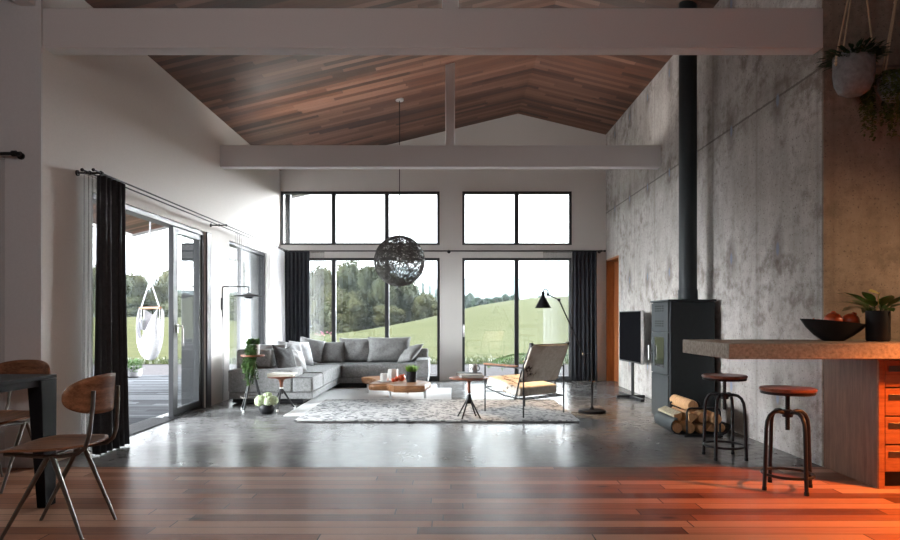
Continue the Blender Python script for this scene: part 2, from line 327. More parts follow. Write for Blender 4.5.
# ------------------------------------------------------------------ mesh building
class MB:
    def __init__(s): s.bm = bmesh.new()
    def box(s, x0, x1, y0, y1, z0, z1, mat=None):
        vs = [s.bm.verts.new((x, y, z)) for z in (z0, z1) for y in (y0, y1) for x in (x0, x1)]
        for f in ((0, 2, 3, 1), (4, 5, 7, 6), (0, 1, 5, 4), (2, 6, 7, 3), (0, 4, 6, 2), (1, 3, 7, 5)):
            s.bm.faces.new([vs[i] for i in f])
        if mat: bmesh.ops.transform(s.bm, matrix=mat, verts=vs)
        return vs
    def cbox(s, c, d, rot=(0, 0, 0)):
        m = Matrix.Translation(c) @ (Matrix.Rotation(rot[2], 4, 'Z') @ Matrix.Rotation(rot[1], 4, 'Y') @ Matrix.Rotation(rot[0], 4, 'X'))
        return s.box(-d[0]/2, d[0]/2, -d[1]/2, d[1]/2, -d[2]/2, d[2]/2, m)
    def rings(s, rings, closed=False, cap=True):
        vr = [[s.bm.verts.new(p) for p in r] for r in rings]
        n = len(vr[0]); m = len(vr)
        for i in range(m if closed else m-1):
            a, b = vr[i], vr[(i+1) % m]
            for j in range(n):
                k = (j+1) % n
                s.bm.faces.new((a[j], a[k], b[k], b[j]))
        if cap and not closed:
            s.bm.faces.new(vr[0][::-1]); s.bm.faces.new(vr[-1])
        return vr
    def tube(s, pts, r, n=8, closed=False, flat=None):
        pts = [Vector(p) for p in pts]; m = len(pts)
        rs = r if isinstance(r, (list, tuple)) else [r]*m
        tans = []
        for i in range(m):
            if closed: t = pts[(i+1) % m]-pts[i-1]
            else: t = pts[min(i+1, m-1)]-pts[max(i-1, 0)]
            tans.append(t.normalized())
        t0 = tans[0]; up = Vector((0, 0, 1)) if abs(t0.z) < .9 else Vector((1, 0, 0))
        nrm = t0.cross(up).normalized(); out = []
        for i in range(m):
            if i:
                ax = tans[i-1].cross(tans[i])
                if ax.length > 1e-7:
                    nrm = Quaternion(ax.normalized(), tans[i-1].angle(tans[i])) @ nrm
            bn = tans[i].cross(nrm)
            fl = flat or (1, 1)
            out.append([pts[i]+rs[i]*(math.cos(2*PI*k/n+PI/n)*nrm*fl[0]+math.sin(2*PI*k/n+PI/n)*bn*fl[1]) for k in range(n)])
        s.rings(out, closed); return s
    def cyl(s, p0, p1, r0, r1=None, n=20): s.tube([p0, p1], [r0, r0 if r1 is None else r1], n); return s
    def lathe(s, prof, n=28, c=(0, 0, 0), sx=1, sy=1, cap=True):
        out = []
        for r, z in prof:
            r = max(r, .0004)
            out.append([(c[0]+sx*r*math.cos(2*PI*k/n), c[1]+sy*r*math.sin(2*PI*k/n), c[2]+z) for k in range(n)])
        s.rings(out, cap=cap); return s
    def prism(s, poly, a0, a1, axis='Z'):
        f = {'Z': lambda p, a: (p[0], p[1], a), 'Y': lambda p, a: (p[0], a, p[1]), 'X': lambda p, a: (a, p[0], p[1])}[axis]
        s.rings([[f(p, a0) for p in poly], [f(p, a1) for p in poly]]); return s
    def ball(s, c, r, u=14, v=10, fn=None, mat=None):
        rr = r if isinstance(r, (tuple, list)) else (r, r, r); vs = []
        rows = []
        for i in range(1, v):
            th = PI*i/v; row = []
            for j in range(u):
                ph = 2*PI*j/u
                d = Vector((math.sin(th)*math.cos(ph), math.sin(th)*math.sin(ph), math.cos(th)))
                k = fn(d) if fn else 1
                row.append(s.bm.verts.new((c[0]+d.x*rr[0]*k, c[1]+d.y*rr[1]*k, c[2]+d.z*rr[2]*k)))
            rows.append(row); vs += row
        top = s.bm.verts.new((c[0], c[1], c[2]+rr[2]*(fn(Vector((0, 0, 1))) if fn else 1)))
        bot = s.bm.verts.new((c[0], c[1], c[2]-rr[2]*(fn(Vector((0, 0, -1))) if fn else 1)))
        vs += [top, bot]
        for j in range(u):
            k = (j+1) % u
            s.bm.faces.new((top, rows[0][j], rows[0][k])); s.bm.faces.new((bot, rows[-1][k], rows[-1][j]))
            for i in range(v-2): s.bm.faces.new((rows[i][j], rows[i+1][j], rows[i+1][k], rows[i][k]))
        if mat: bmesh.ops.transform(s.bm, matrix=mat, verts=vs)
        return s
    def leaf(s, p, d, up, l, w, bend=.2, segs=2):
        p = Vector(p); d = Vector(d).normalized(); sd = d.cross(Vector(up))
        if sd.length < 1e-4: sd = d.orthogonal()
        sd.normalize(); nr = sd.cross(d).normalized()
        a = s.bm.verts.new(p); L = []; Rr = []; Mm = []
        for i in range(1, segs+1):
            t = i/(segs+1); q = p+d*l*t-nr*l*bend*t*t; ww = w*.5*math.sin(PI*min(1, t*1.02))**.8
            L.append(s.bm.verts.new(q+sd*ww)); Rr.append(s.bm.verts.new(q-sd*ww))
        e = s.bm.verts.new(p+d*l-nr*l*bend)
        s.bm.faces.new((a, Rr[0], L[0]))
        for i in range(segs-1): s.bm.faces.new((L[i], Rr[i], Rr[i+1], L[i+1]))
        s.bm.faces.new((L[-1], Rr[-1], e)); return s
    def xf(s, m): bmesh.ops.transform(s.bm, matrix=m, verts=s.bm.verts); return s
    def build(s, name, mat, parent=None, world=True, smooth=True, ang=38, bevel=0, bseg=3, sub=0, solid=0, normals=True):
        if normals: bmesh.ops.recalc_face_normals(s.bm, faces=s.bm.faces)
        me = bpy.data.meshes.new(name); s.bm.to_mesh(me); s.bm.free()
        if parent is not None and world:
            root = parent
            while root.parent: root = root.parent
            me.transform(Matrix.Translation(-root.location))
        if smooth:
            me.shade_smooth()
            if not sub: me.set_sharp_from_angle(angle=R(ang))
        o = bpy.data.objects.new(name, me); COL.objects.link(o)
        if mat: me.materials.append(mat)
        if parent is not None: o.parent = parent
        if solid:
            md = o.modifiers.new('thickness', 'SOLIDIFY'); md.thickness = solid; md.offset = 0
        if bevel:
            md = o.modifiers.new('bevel', 'BEVEL'); md.width = bevel; md.segments = bseg; md.limit_method = 'ANGLE'; md.angle_limit = R(40)
        if sub:
            md = o.modifiers.new('sub', 'SUBSURF'); md.levels = sub; md.render_levels = sub
        return o
def tag(o, label, cat, group=None, kind=None):
    o['label'] = label; o['category'] = cat
    if group: o['group'] = group
    if kind: o['kind'] = kind
    return o
def thing(name, label, cat, loc=(0, 0, 0), rz=0, group=None):
    o = bpy.data.objects.new(name, None); COL.objects.link(o); o.location = loc; o.rotation_euler = (0, 0, rz); o.empty_display_size = .1
    return tag(o, label, cat, group)
def struct(mb, name, mat, label, cat, parent=None, **kw):
    o = mb.build(name, mat, parent, **kw); o['kind'] = 'structure'
    if parent is None: o['label'] = label; o['category'] = cat
    return o
def dup(root, loc, rz, label, group=None):
    r = root.copy(); COL.objects.link(r); r.location = loc; r.rotation_euler = (0, 0, rz); r['label'] = label
    if group: r['group'] = group
    for ch in list(root.children):
        c = ch.copy(); COL.objects.link(c); c.parent = r
        for g in list(ch.children):
            d = g.copy(); COL.objects.link(d); d.parent = c
    return r
def B(*a):
    m = MB(); m.box(*a); return m
def fl(x, y, z=0.0):                      # room point at height z seen at pixel (x, y) of the survey drawing
    Y = (H-z)*F/(y-HY); return Vector(((x-CX)*Y/F, Y, z))

# ------------------------------------------------------------------ dimensions
XL, XR, YF, YB = -3.055, 2.80, 4.80, 11.50
AX, AZ, SL = 1.222, 4.80, .24
def roof(x): return AZ-SL*abs(x-AX)

# ------------------------------------------------------------------ setting: floors
struct(B(-5.3, 5.3, -3.0, YF, -.12, 0), 'floor', m_wfloor, 'reddish oak plank floor in the foreground', 'floor', smooth=False)
struct(B(XL-.28, XR+.3, YF, YB+.28, -.12, 0), 'floor_concrete', m_cfloor, 'polished grey concrete floor of the living area', 'floor', smooth=False)

# ceilings (the roof boards run on outdoors as the eaves)
def slope(x0, x1, y0, y1, t=.16):
    m = MB(); m.prism([(x0, roof(x0)), (x1, roof(x1)), (x1, roof(x1)+t), (x0, roof(x0)+t)], y0, y1, 'Y'); return m
struct(slope(-6.68, AX, -3.0, 13.5), 'ceiling_left', m_ceil, 'long left slope of the timber board ceiling', 'ceiling', smooth=False)
struct(slope(AX, 5.6, -3.0, 13.5), 'ceiling_right', m_ceil, 'short right slope of the timber board ceiling', 'ceiling', smooth=False)
m = MB(); m.prism([(-6.72, roof(-6.72)-.05), (AX, AZ-.05), (5.6, roof(5.6)-.05), (5.6, roof(5.6)+.2), (AX, AZ+.2), (-6.72, roof(-6.72)+.2)], 13.5, 13.56, 'Y')
struct(m, 'trim_rake', m_extwhite, 'white fascia board along the gable edge of the roof', 'fascia', smooth=False)
struct(B(-6.74, -6.68, -3, 13.56, roof(-6.7)-.05, roof(-6.7)+.2), 'trim_eave', m_extwhite, 'white fascia board along the left eave', 'fascia', smooth=False)

# left wall with two openings
TL = .28
D1 = (5.46, 8.00, 0.0, 2.20); W2 = (8.86, 10.66, 0.0, 2.20)
m = MB()
zt = roof(XL-TL)
prof = [(YF, D1[0], 0, zt), (D1[1], W2[0], 0, zt), (W2[1], YB, 0, zt), (D1[0], D1[1], D1[3], zt), (W2[0], W2[1], W2[3], zt)]
for y0, y1, z0, z1 in prof:
    m.prism([(XL-TL, z0), (XL, z0), (XL, roof(XL) if z1 == zt else z1), (XL-TL, zt if z1 == zt else z1)], y0, y1, 'Y')
struct(m, 'wall_left', m_white, 'tall white plaster wall on the left with glazed openings', 'wall', smooth=False)

# right wall, board-marked concrete, with a doorway near the back corner
DY0, DY1, DZ = 10.62, 11.47, 2.17
m = MB(); zr = roof(XR+.3)
for y0, y1, z0 in ((YF+.02, DY0, 0), (DY1, YB+.28, 0), (DY0, DY1, DZ)):
    m.prism([(XR, z0), (XR+.3, z0), (XR+.3, zr), (XR, roof(XR))], y0, y1, 'Y')
struct(m, 'wall_right', m_conc_wall, 'tall raw concrete wall with formwork marks on the right', 'wall', smooth=False)
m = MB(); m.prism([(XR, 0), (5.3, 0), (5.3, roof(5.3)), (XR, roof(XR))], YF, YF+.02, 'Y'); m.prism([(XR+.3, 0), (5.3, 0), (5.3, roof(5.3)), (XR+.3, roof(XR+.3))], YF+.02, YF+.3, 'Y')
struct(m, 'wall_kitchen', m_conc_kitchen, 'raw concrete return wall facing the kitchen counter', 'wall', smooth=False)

# back wall, gable shaped, with window openings
UZ0, UZ1, LZ1 = 2.44, 3.403, 2.207
G1 = (-3.037, -.187); G2 = (.221, 2.187)
m = MB(); t0, t1 = YB, YB+.28
m.box(XL, G1[0], t0, t1, 0, UZ1); m.box(G1[1], G2[0], t0, t1, 0, UZ1); m.box(G2[1], XR, t0, t1, 0, UZ1)
for g in (G1, G2): m.box(g[0], g[1], t0, t1, LZ1, UZ0)
m.prism([(XL, UZ1), (XR, UZ1), (XR, roof(XR)), (AX, AZ), (XL, roof(XL))], t0, t1, 'Y')
struct(m, 'wall_back', m_white, 'white gable wall at the back with two rows of windows', 'wall', smooth=False)

# wall on the left facing the viewer, with a window just outside the photograph
m = MB()
x0, x1 = -5.3, XL
wx0, wx1, wz1 = -4.95, -3.55, 2.2
m.box(wx1, XL-.0, YF-.02, YF, 0, 3.44)
m.box(wx1, XL-TL, YF, YF+.28, 0, 3.44); m.box(x0, wx0, YF-.02, YF+.28, 0, 3.2); m.box(wx0, wx1, YF-.02, YF+.28, wz1, 3.2)
m.prism([(x0, 3.2), (wx1, 3.2), (wx1, roof(wx1)), (x0, roof(x0))], YF-.02, YF+.28, 'Y')
m.prism([(wx1, 3.44), (XL-.0, 3.44), (XL-.0, roof(XL)), (wx1, roof(wx1))], YF-.02, YF, 'Y')
struct(m, 'wall_front_left', m_pier, 'cool white wall end at the left edge beside the dining table', 'wall', smooth=False)

# enclosing walls of the near room, behind and beside the viewer
m = MB(); m.box(-5.5, -5.3, -3, YF+.28, 0, roof(-5.3))
struct(m, 'wall_dining', m_pier, 'side wall of the dining area', 'wall', smooth=False)
struct(B(5.3, 5.5, -3, YF+.3, 0, roof(5.3)), 'wall_kitchen_side', m_pier, 'far side wall of the kitchen', 'wall', smooth=False)
m = MB(); m.prism([(-5.5, 0), (5.5, 0), (5.5, roof(5.5)), (AX, AZ), (-5.5, roof(-5.5))], -3.2, -3.0, 'Y')
struct(m, 'wall_rear', m_pier, 'wall behind the viewer', 'wall', smooth=False)

# beams and king posts
struct(B(XL, XR, YF, YF+.14, 3.145, 3.443), 'trim_1', m_beam, 'wide pale tie beam nearest the viewer, across the top', 'beam', bevel=.006)
struct(B(XL, XR, 8.5, 8.64, 3.13, 3.42), 'trim_2', m_beam, 'pale tie beam farther back, crossing in front of the upper windows', 'beam', bevel=.006)
for i, (yy, z0) in enumerate(((YF+.01, 3.443), (8.51, 3.42))):
    mm = MB(); mm.prism([(-.06, z0), (.065, z0), (.065, roof(.065)), (-.06, roof(-.06))], yy, yy+.12, 'Y')
    struct(mm, 'trim_%d' % (3+i), m_beam, ('king post standing on the near tie beam', 'king post standing on the far tie beam')[i], 'post', bevel=.004)
struct(B(-3.215, -3.095, .5, YF-.02, 3.446, 3.60), 'trim_5', m_beam, 'beam end running towards the viewer at the top left corner', 'beam', bevel=.004)

# ------------------------------------------------------------------ windows
def window_x(name, label, x0, x1, z0, z1, y, mull, bottom=.035, fr=.045, cat='window', mw=.073):
    t = thing(name, label, cat, ((x0+x1)/2, y, z0)); t['kind'] = 'structure'
    m = MB(); d0, d1 = y-.005, y+.075
    m.box(x0, x0+fr, d0, d1, z0, z1); m.box(x1-fr, x1, d0, d1, z0, z1)
    m.box(x0+fr, x1-fr, d0, d1, z1-fr, z1); m.box(x0+fr, x1-fr, d0, d1, z0, z0+bottom)
    struct(m, 'window_frame', m_frame, '', '', t, bevel=.003)
    for mx in mull:
        struct(B(mx-mw/2, mx+mw/2, d0-.004, d1, z0+bottom, z1-fr), 'mullion', m_frame, '', '', t, bevel=.003)
    ed = [x0+fr]+[v for mx in mull for v in (mx-mw/2, mx+mw/2)]+[x1-fr]
    for i in range(0, len(ed), 2):
        struct(B(ed[i], ed[i+1], y+.04, y+.046, z0+bottom, z1-fr), 'glass_pane', m_glass, '', '', t, smooth=False)
    return t
YW = YB+.0
window_x('window_1', 'upper back window on the left, three panes above the sofa', G1[0], G1[1], UZ0, UZ1, YW, (-2.09, -1.134))
window_x('window_2', 'upper back window on the right, two panes above the armchair', G2[0], G2[1], UZ0, UZ1, YW, (1.198,))
window_x('window_3', 'tall lower back window behind the sofa and ball pendant', G1[0], G1[1], 0, LZ1, YW, (-2.09, -1.134), .085)
d2 = window_x('window_4', 'glazed back door behind the armchair with white handle', G2[0], G2[1], 0, LZ1, YW, (1.198,), .085, cat='glazed door')
m = MB(); m.cbox((.245, YW-.02, .90), (.03, .02, .22)); m.tube([(.245, YW-.03, .98), (.245, YW-.07, .98), (.245, YW-.07, .82)], .011)
struct(m, 'handle', m_steel, '', '', d2, bevel=.002)['label'] = 'white metal handle'

# sliding glazed door in the left wall; the near leaf is slid open
XW = XL-.055
t = thing('door_1', 'black framed sliding glass door in the left wall, open onto the deck', 'glazed door', (XL, 6.7, 0)); t['kind'] = 'structure'
m = MB(); f0, f1 = XW-.10, XW+.035
m.box(f0, f1, D1[0], D1[0]+.05, 0, D1[3]); m.box(XL-TL-.003, f1, D1[1]-.05, D1[1], 0, D1[3])
m.box(f0, f1, D1[0]+.05, D1[1]-.05, D1[3]-.05, D1[3]); m.box(f0, f1, 7.16, D1[1]-.05, 0, .018)
struct(m, 'window_frame', m_frame, '', '', t, bevel=.003)
struct(B(XL, XL+.02, D1[1]+.005, D1[1]+.14, 0, D1[3]), 'jamb_trim', m_frame, '', '', t, bevel=.002)
y0, y1 = 7.16, D1[1]-.052
m = MB(); x0, x1 = XW-.04, XW+.015
m.box(x0, x1, y0, y0+.115, .019, D1[3]-.052); m.box(x0, x1, y1-.055, y1, .019, D1[3]-.052)
m.box(x0, x1, y0+.115, y1-.055, D1[3]-.12, D1[3]-.052); m.box(x0, x1, y0+.115, y1-.055, .019, .10)
leafp = struct(m, 'sliding_leaf', m_frame, '', '', t, bevel=.003)
struct(B(XW-.018, XW-.012, y0+.115, y1-.055, .10, D1[3]-.12), 'glass_pane', m_glass, '', '', leafp, smooth=False)
m = MB(); m.cbox((XW+.022, y0+.09, 1.0), (.016, .035, .10)); m.tube([(XW+.03, y0+.09, 1.03), (XW+.07, y0+.10, 1.03), (XW+.07, y0+.12, .99), (XW+.07, y0+.13, .80)], .011)
struct(m, 'handle', m_steel, '', '', leafp, bevel=.002)['label'] = 'brushed steel handle'
m = MB()
for k in range(12): m.box(XL-.265+k*.024, XL-.254+k*.024, 5.52, 7.15, .0015, .012)
m.box(XL-TL, XL+.02, 5.52, 7.15, .0003, .002)
struct(m, 'trim_6', m_frame, 'slotted metal threshold grate under the open sliding door', 'threshold grate', smooth=False)

t = thing('window_5', 'narrow black window in the left wall behind the wall lamp', 'window', (XL, 9.75, 0)); t['kind'] = 'structure'
m = MB(); f_ = .045; f0, f1 = XW-.05, XW+.03
m.box(f0, f1, W2[0], W2[0]+.03, 0, W2[3]); m.box(XL-TL-.003, f1, W2[1]-.06, W2[1], 0, W2[3])
m.box(f0, f1, W2[0]+.03, W2[1]-.06, W2[3]-f_, W2[3]); m.box(f0, f1, W2[0]+.03, W2[1]-.06, 0, .09)
struct(m, 'window_frame', m_frame, '', '', t, bevel=.003)
struct(B(f0, f1-.02, 9.49, 9.57, .09, W2[3]-f_), 'mullion', m_frame, '', '', t, bevel=.003)
struct(B(XW-.02, XW-.014, W2[0]+.03, 9.49, .09, W2[3]-f_), 'glass_pane', m_glass, '', '', t, smooth=False)
struct(B(XW-.02, XW-.014, 9.57, W2[1]-.06, .09, W2[3]-f_), 'glass_pane', m_glass, '', '', t, smooth=False)

# orange wood doorway in the concrete wall
t = thing('door_2', 'orange brown timber door in the corner of the concrete wall', 'door', (XR, 11.05, 0)); t['kind'] = 'structure'
m = MB(); jx0, jx1 = XR-.004, XR+.22
m.box(jx0, jx1, DY0, DY0+.035, 0, DZ); m.box(jx0, jx1, DY1-.035, DY1, 0, DZ); m.box(jx0, jx1, DY0+.035, DY1-.035, DZ-.035, DZ)
struct(m, 'door_frame', m_doorwood, '', '', t, bevel=.003)
struct(B(XR+.13, XR+.175, DY0+.04, DY1-.04, .006, DZ-.04), 'door_leaf', m_doorwood, '', '', t, bevel=.003)
m = MB(); m.tube([(XR+.13, DY0+.12, 1.0), (XR+.08, DY0+.12, 1.0), (XR+.08, DY0+.24, 1.0)], .010)
struct(m, 'door_handle', m_steel, '', '', t)

# window just outside the photograph, beside the dining table
t = thing('window_6', 'window beside the dining table, cut off by the left edge', 'window', (-4.25, YF, 0)); t['kind'] = 'structure'
m = MB(); m.box(wx0, wx0+.06, YF+.1, YF+.18, 0, wz1); m.box(wx1-.06, wx1, YF+.1, YF+.18, 0, wz1); m.box(wx0+.06, wx1-.06, YF+.1, YF+.18, wz1-.06, wz1); m.box(wx0+.06, wx1-.06, YF+.1, YF+.18, 0, .06)
struct(m, 'window_frame', m_frame, '', '', t)
struct(B(wx0+.06, wx1-.06, YF+.13, YF+.136, .06, wz1-.06), 'glass_pane', m_glass, '', '', t, smooth=False)

# ------------------------------------------------------------------ curtains and rods
def curtain_mesh(p0, p1, zt, zb, folds, amp, seed, nz=14, flare=1.15, gather=.0):
    rnd = random.Random(seed); m = MB(); p0 = Vector((*p0, 0)); p1 = Vector((*p1, 0))
    d = (p1-p0); L = d.length; d.normalize(); n = Vector((-d.y, d.x, 0)); N = folds*10
    ph = [rnd.uniform(-.5, .5) for _ in range(folds+2)]; am = [rnd.uniform(.6, 1.25) for _ in range(folds+2)]
    grid = []
    for k in range(nz+1):
        t = k/nz; z = zt+(zb-zt)*t; row = []
        for i in range(N+1):
            u = i/N; fi = u*folds; j = int(fi); fr = fi-j
            pa = ph[j]*(1-fr)+ph[j+1]*fr; aa = am[j]*(1-fr)+am[j+1]*fr
            off = amp*aa*math.sin(2*PI*fi+pa*1.6*t)*(.75+.35*t)+.25*amp*math.sin(4*PI*fi+pa*5)*(.3+t)
            mid = .5+(u-.5)*(1+(flare-1)*t**2)
            row.append(m.bm.verts.new(p0+d*(mid*L+.18*L/folds*pa*t)+n*off+Vector((0, 0, z))))
        grid.append(row)
    for k in range(nz):
        for i in range(N): m.bm.faces.new((grid[k][i], grid[k][i+1], grid[k+1][i+1], grid[k+1][i]))
    return m
def curtain(name, label, cat, mat, p0, p1, zt, zb, folds, amp, seed, group=None, solid=.004, hooks=None, **kw):
    c = thing(name, label, cat, ((p0[0]+p1[0])/2, (p0[1]+p1[1])/2, zb), 0, group)
    curtain_mesh(p0, p1, zt, zb, folds, amp, seed, **kw).build('fabric', mat, c, ang=80, solid=solid, normals=False)
    m = MB(); d = Vector((p1[0]-p0[0], p1[1]-p0[1], 0)).normalized(); q = Vector((-d.y, d.x, 0))*.004
    a, b = Vector((*p0, 0)), Vector((*p1, 0)); m.rings([[(*(a+q).xy, zt-.006), (*(a-q).xy, zt-.006), (*(a-q).xy, zt+.014), (*(a+q).xy, zt+.014)], [(*(b+q).xy, zt-.006), (*(b-q).xy, zt-.006), (*(b-q).xy, zt+.014), (*(b+q).xy, zt+.014)]])
    m.build('heading_tape', mat, c)
    return c
RZ = 2.305
XI, XO = -2.855, -2.945
curtain('curtain', 'black curtain hanging by the open sliding door at the left', 'curtain', m_curtain, (XI, 5.22), (XI, 5.59), RZ-.02, .012, 5, .036, 3, flare=1.22)
curtain('sheer_curtain', 'sheer curtain gathered behind the black curtain at the left', 'sheer curtain', m_sheer, (XO, 5.16), (XO, 5.50), RZ-.02, .015, 6, .020, 4, solid=0)
curtain('sheer_curtain', 'bright white sheer at the back left corner beside the dark curtain', 'sheer curtain', m_sheer_dense, (XO+.03, 10.42), (XO+.03, 11.22), RZ-.02, .015, 9, .022, 5, solid=0)
curtain('sheer_curtain', 'sheer over the narrow left window behind the wall lamp', 'sheer curtain', m_sheer_thin, (XO, 8.78), (XO, 9.42), RZ-.02, .015, 7, .018, 6, solid=0)
YC = 11.35
curtain('curtain', 'charcoal curtain in the back corner behind the sofa cushions', 'curtain', m_curtain_b, (-2.99, YC), (-2.49, YC), RZ-.01, .012, 7, .030, 7, flare=1.04)
curtain('sheer_curtain', 'sheer strip beside the charcoal curtain behind the sofa', 'sheer curtain', m_sheer, (-2.50, YC+.06), (-2.24, YC+.06), RZ-.01, .015, 5, .015, 8, solid=0, flare=1.0)
curtain('curtain', 'charcoal curtain behind the articulated floor lamp on the right', 'curtain', m_curtain_b, (2.17, YC), (2.60, YC), RZ-.01, .012, 6, .030, 9, flare=1.06)
curtain('sheer_curtain', 'sheer half drawn across the glazed door behind the armchair', 'sheer curtain', m_sheer, (1.66, YC+.06), (2.17, YC+.06), RZ-.01, .015, 8, .018, 10, solid=0, flare=1.0)
curtain('sheer_curtain', 'sheer at the left picture edge beside the wall end', 'sheer curtain', m_sheer, (-3.75, YF-.1), (-3.27, YF-.1), RZ-.02, .015, 7, .018, 11, solid=0, flare=1.0)

t = thing('curtain_rod', 'double curtain rod running along the whole left wall', 'curtain rod', (XO, 8.0, RZ))
for nm, xx in (('rod', XI), ('rod', XO)): MB().cyl((xx, 5.13, RZ), (xx, 11.3, RZ), .0075, n=10).build(nm, m_black, t)
for yy in (5.24, 8.16, 11.2):
    m = MB(); m.cyl((XL, yy, RZ), (XL+.012, yy, RZ), .024); m.cyl((XL+.01, yy, RZ), (XI, yy, RZ), .008, n=10); m.cyl((XI, yy-.012, RZ), (XI, yy+.012, RZ), .016); m.cyl((XO, yy-.012, RZ), (XO, yy+.012, RZ), .016)
    m.build('bracket', m_black, t)
for xx in (XI, XO): MB().ball((xx, 5.125, RZ), .014, 10, 8).build('finial', m_black, t)
t = thing('curtain_rod', 'curtain rod across the back wall above the lower windows', 'curtain rod', (0, YC, RZ))
MB().cyl((-3.03, YC, RZ+.012), (2.73, YC, RZ+.012), .011, n=10).build('rod', m_black, t)
for xx in (-.02, 2.68):
    m = MB(); m.cyl((xx, YB-.01, RZ+.012), (xx, YC, RZ+.012), .009, n=10); m.cyl((xx-.012, YC, RZ+.012), (xx+.012, YC, RZ+.012), .018); m.cyl((xx, YB-.012, RZ+.012), (xx, YB, RZ+.012), .03); m.build('bracket', m_black, t)
MB().cyl((2.73, YC, RZ+.012), (2.76, YC, RZ+.012), .018).build('finial', m_black, t)
t = thing('curtain_rod', 'short end of a black curtain rod at the left picture edge', 'curtain rod', (-3.6, YF-.1, 2.325))
MB().cyl((-5.0, YF-.1, 2.325), (-3.17, YF-.1, 2.325), .012, n=12).build('rod', m_black, t)
m = MB(); m.cyl((-3.20, YF-.1, 2.325), (-3.20, YF-.02, 2.325), .012, n=10); m.cyl((-3.20, YF-.034, 2.325), (-3.20, YF-.02, 2.325), .026); m.cyl((-3.215, YF-.1, 2.325), (-3.185, YF-.1, 2.325), .022); m.build('bracket', m_black, t)
MB().cyl((-3.17, YF-.1, 2.325), (-3.150, YF-.1, 2.325), .015).build('finial', m_black, t)

# ------------------------------------------------------------------ sofa
t = thing('corner_sofa', 'large grey corner sofa under the back window', 'sofa', (-1.6, 9.7, 0))
XS0, XS1, YS0, YS1 = -2.87, -1.78, 8.30, 10.37
YSB = 11.20; XSR = -.357
m = MB(); m.box(XS0+.03, XS1-.14, YS0+.06, YSB-.03, .013, .07); m.box(XS1-.14, XSR-.06, YS1+.10, YSB-.03, .013, .07)
m.build('plinth', m_black, t)
m = MB(); m.box(XS0, XS1, YS0, YS1, .07, .155); m.box(XS0, XSR, YS1+.002, YSB, .07, .155); m.build('base', m_sofa, t, bevel=.012)
m = MB(); m.box(-2.045, XS1+.004, YS0-.01, YS0+.66, .158, .355); m.build('seat_block', m_sofa, t, bevel=.03)
m = MB(); m.box(-2.4, XS1+.004, YS0+.665, YS1+.1, .158, .365); m.build('seat_block', m_sofa, t, bevel=.03)
m = MB(); m.box(-2.4, -1.30, YS1+.105, 11.0, .158, .38); m.build('seat_block', m_sofa, t, bevel=.03)
m = MB(); m.box(XS1+.02, XSR-.01, YS1, YSB-.24, .158, .383); m.build('seat_block', m_sofa, t, bevel=.03)
m = MB(); m.box(XS0-.01, -2.05, YS0-.005, YS0+.62, .158, .450); m.build('armrest', m_sofa, t, bevel=.022)
m = MB(); m.box(XS0, -2.41, YS0+.28, YS0+.55, .45, .70); m.build('arm_bolster', m_sofa, t, bevel=.03)
m = MB(); m.box(XS0, -2.62, YS0+.64, YSB-.02, .158, .60); m.build('backrest', m_sofa, t, bevel=.03)
m = MB(); m.box(-2.62, XSR-.02, 10.97, YSB, .158, .60); m.build('backrest', m_sofa, t, bevel=.03)
m = MB(); m.box(XSR-.20, XSR+.012, YS1-.008, YSB-.01, .158, .455); m.build('armrest', m_sofa, t, bevel=.025)
m = MB(); m.tube([(-2.04, YS0-.012, .35), (XS1, YS0-.012, .35)], .004, 6); m.build('piping', m_cush_dark, t)

def pillow(w, h, th, n=16, seed=0, sag=0):
    m = MB(); rnd = random.Random(seed); o = Vector((rnd.uniform(0, 50), rnd.uniform(0, 50), 3))
    def pt(i, j, sgn):
        u = 2*i/n-1; v = 2*j/n-1
        e = max(0, (1-abs(u)**2.6)*(1-abs(v)**2.6))**.55
        x = w/2*u*(1-.07*(1-v*v)**1.0*abs(u)**3); y = h/2*v*(1-.07*(1-u*u)*abs(v)**3)
        wr = mnoise.noise(Vector((u*2.2, v*2.2, sgn*2))+o)*.14*th*e
        y -= sag*th*(1-u*u)*(v > 0)*v*.9
        return (x, y, sgn*th/2*e+wr)
    top = [[m.bm.verts.new(pt(i, j, 1)) for j in range(n+1)] for i in range(n+1)]
    bot = [[top[i][j] if i in (0, n) or j in (0, n) else m.bm.verts.new(pt(i, j, -1)) for j in range(n+1)] for i in range(n+1)]
    for i in range(n):
        for j in range(n):
            m.bm.faces.new((top[i][j], top[i+1][j], top[i+1][j+1], top[i][j+1]))
            m.bm.faces.new((bot[i][j], bot[i][j+1], bot[i+1][j+1], bot[i+1][j]))
    return m
def cushion(label, mat, x, y, zb, w, h, th, lean, yaw, roll=0, seed=0, group='scatter cushions on the sofa', name='cushion', sag=.0):
    # a pillow standing on its lower edge: lean back from the vertical, then turned about Z
    rot = Matrix.Rotation(yaw, 4, 'Z') @ Matrix.Rotation(PI/2-lean, 4, 'X') @ Matrix.Rotation(roll, 4, 'Z')
    m = pillow(w, h, th, seed=seed, sag=sag); m.xf(rot)
    zmin = min(v.co.z for v in m.bm.verts)
    o = m.build(name, mat, ang=180); o.location = (x, y, zb-zmin-.012)
    return tag(o, label, 'cushion', group)
L = R(14)
cushion('wide grey back cushion on the right half of the sofa', m_cush_grey, -1.03, 10.80, .385, .74, .45, .22, R(14), 0, seed=1)
cushion('grey back cushion half hidden left of the widest one', m_cush_grey, -1.58, 10.84, .385, .60, .43, .20, R(13), R(4), seed=2)
cushion('square mid grey cushion in front of the back window, left of centre', m_cush_grey, -1.985, 10.72, .385, .46, .38, .17, R(20), R(3), seed=3)
cushion('dark grey cushion tucked in the sofa corner below the curtain', m_cush_grey, -2.29, 10.55, .385, .42, .40, .16, R(20), R(26), R(-14), seed=4)
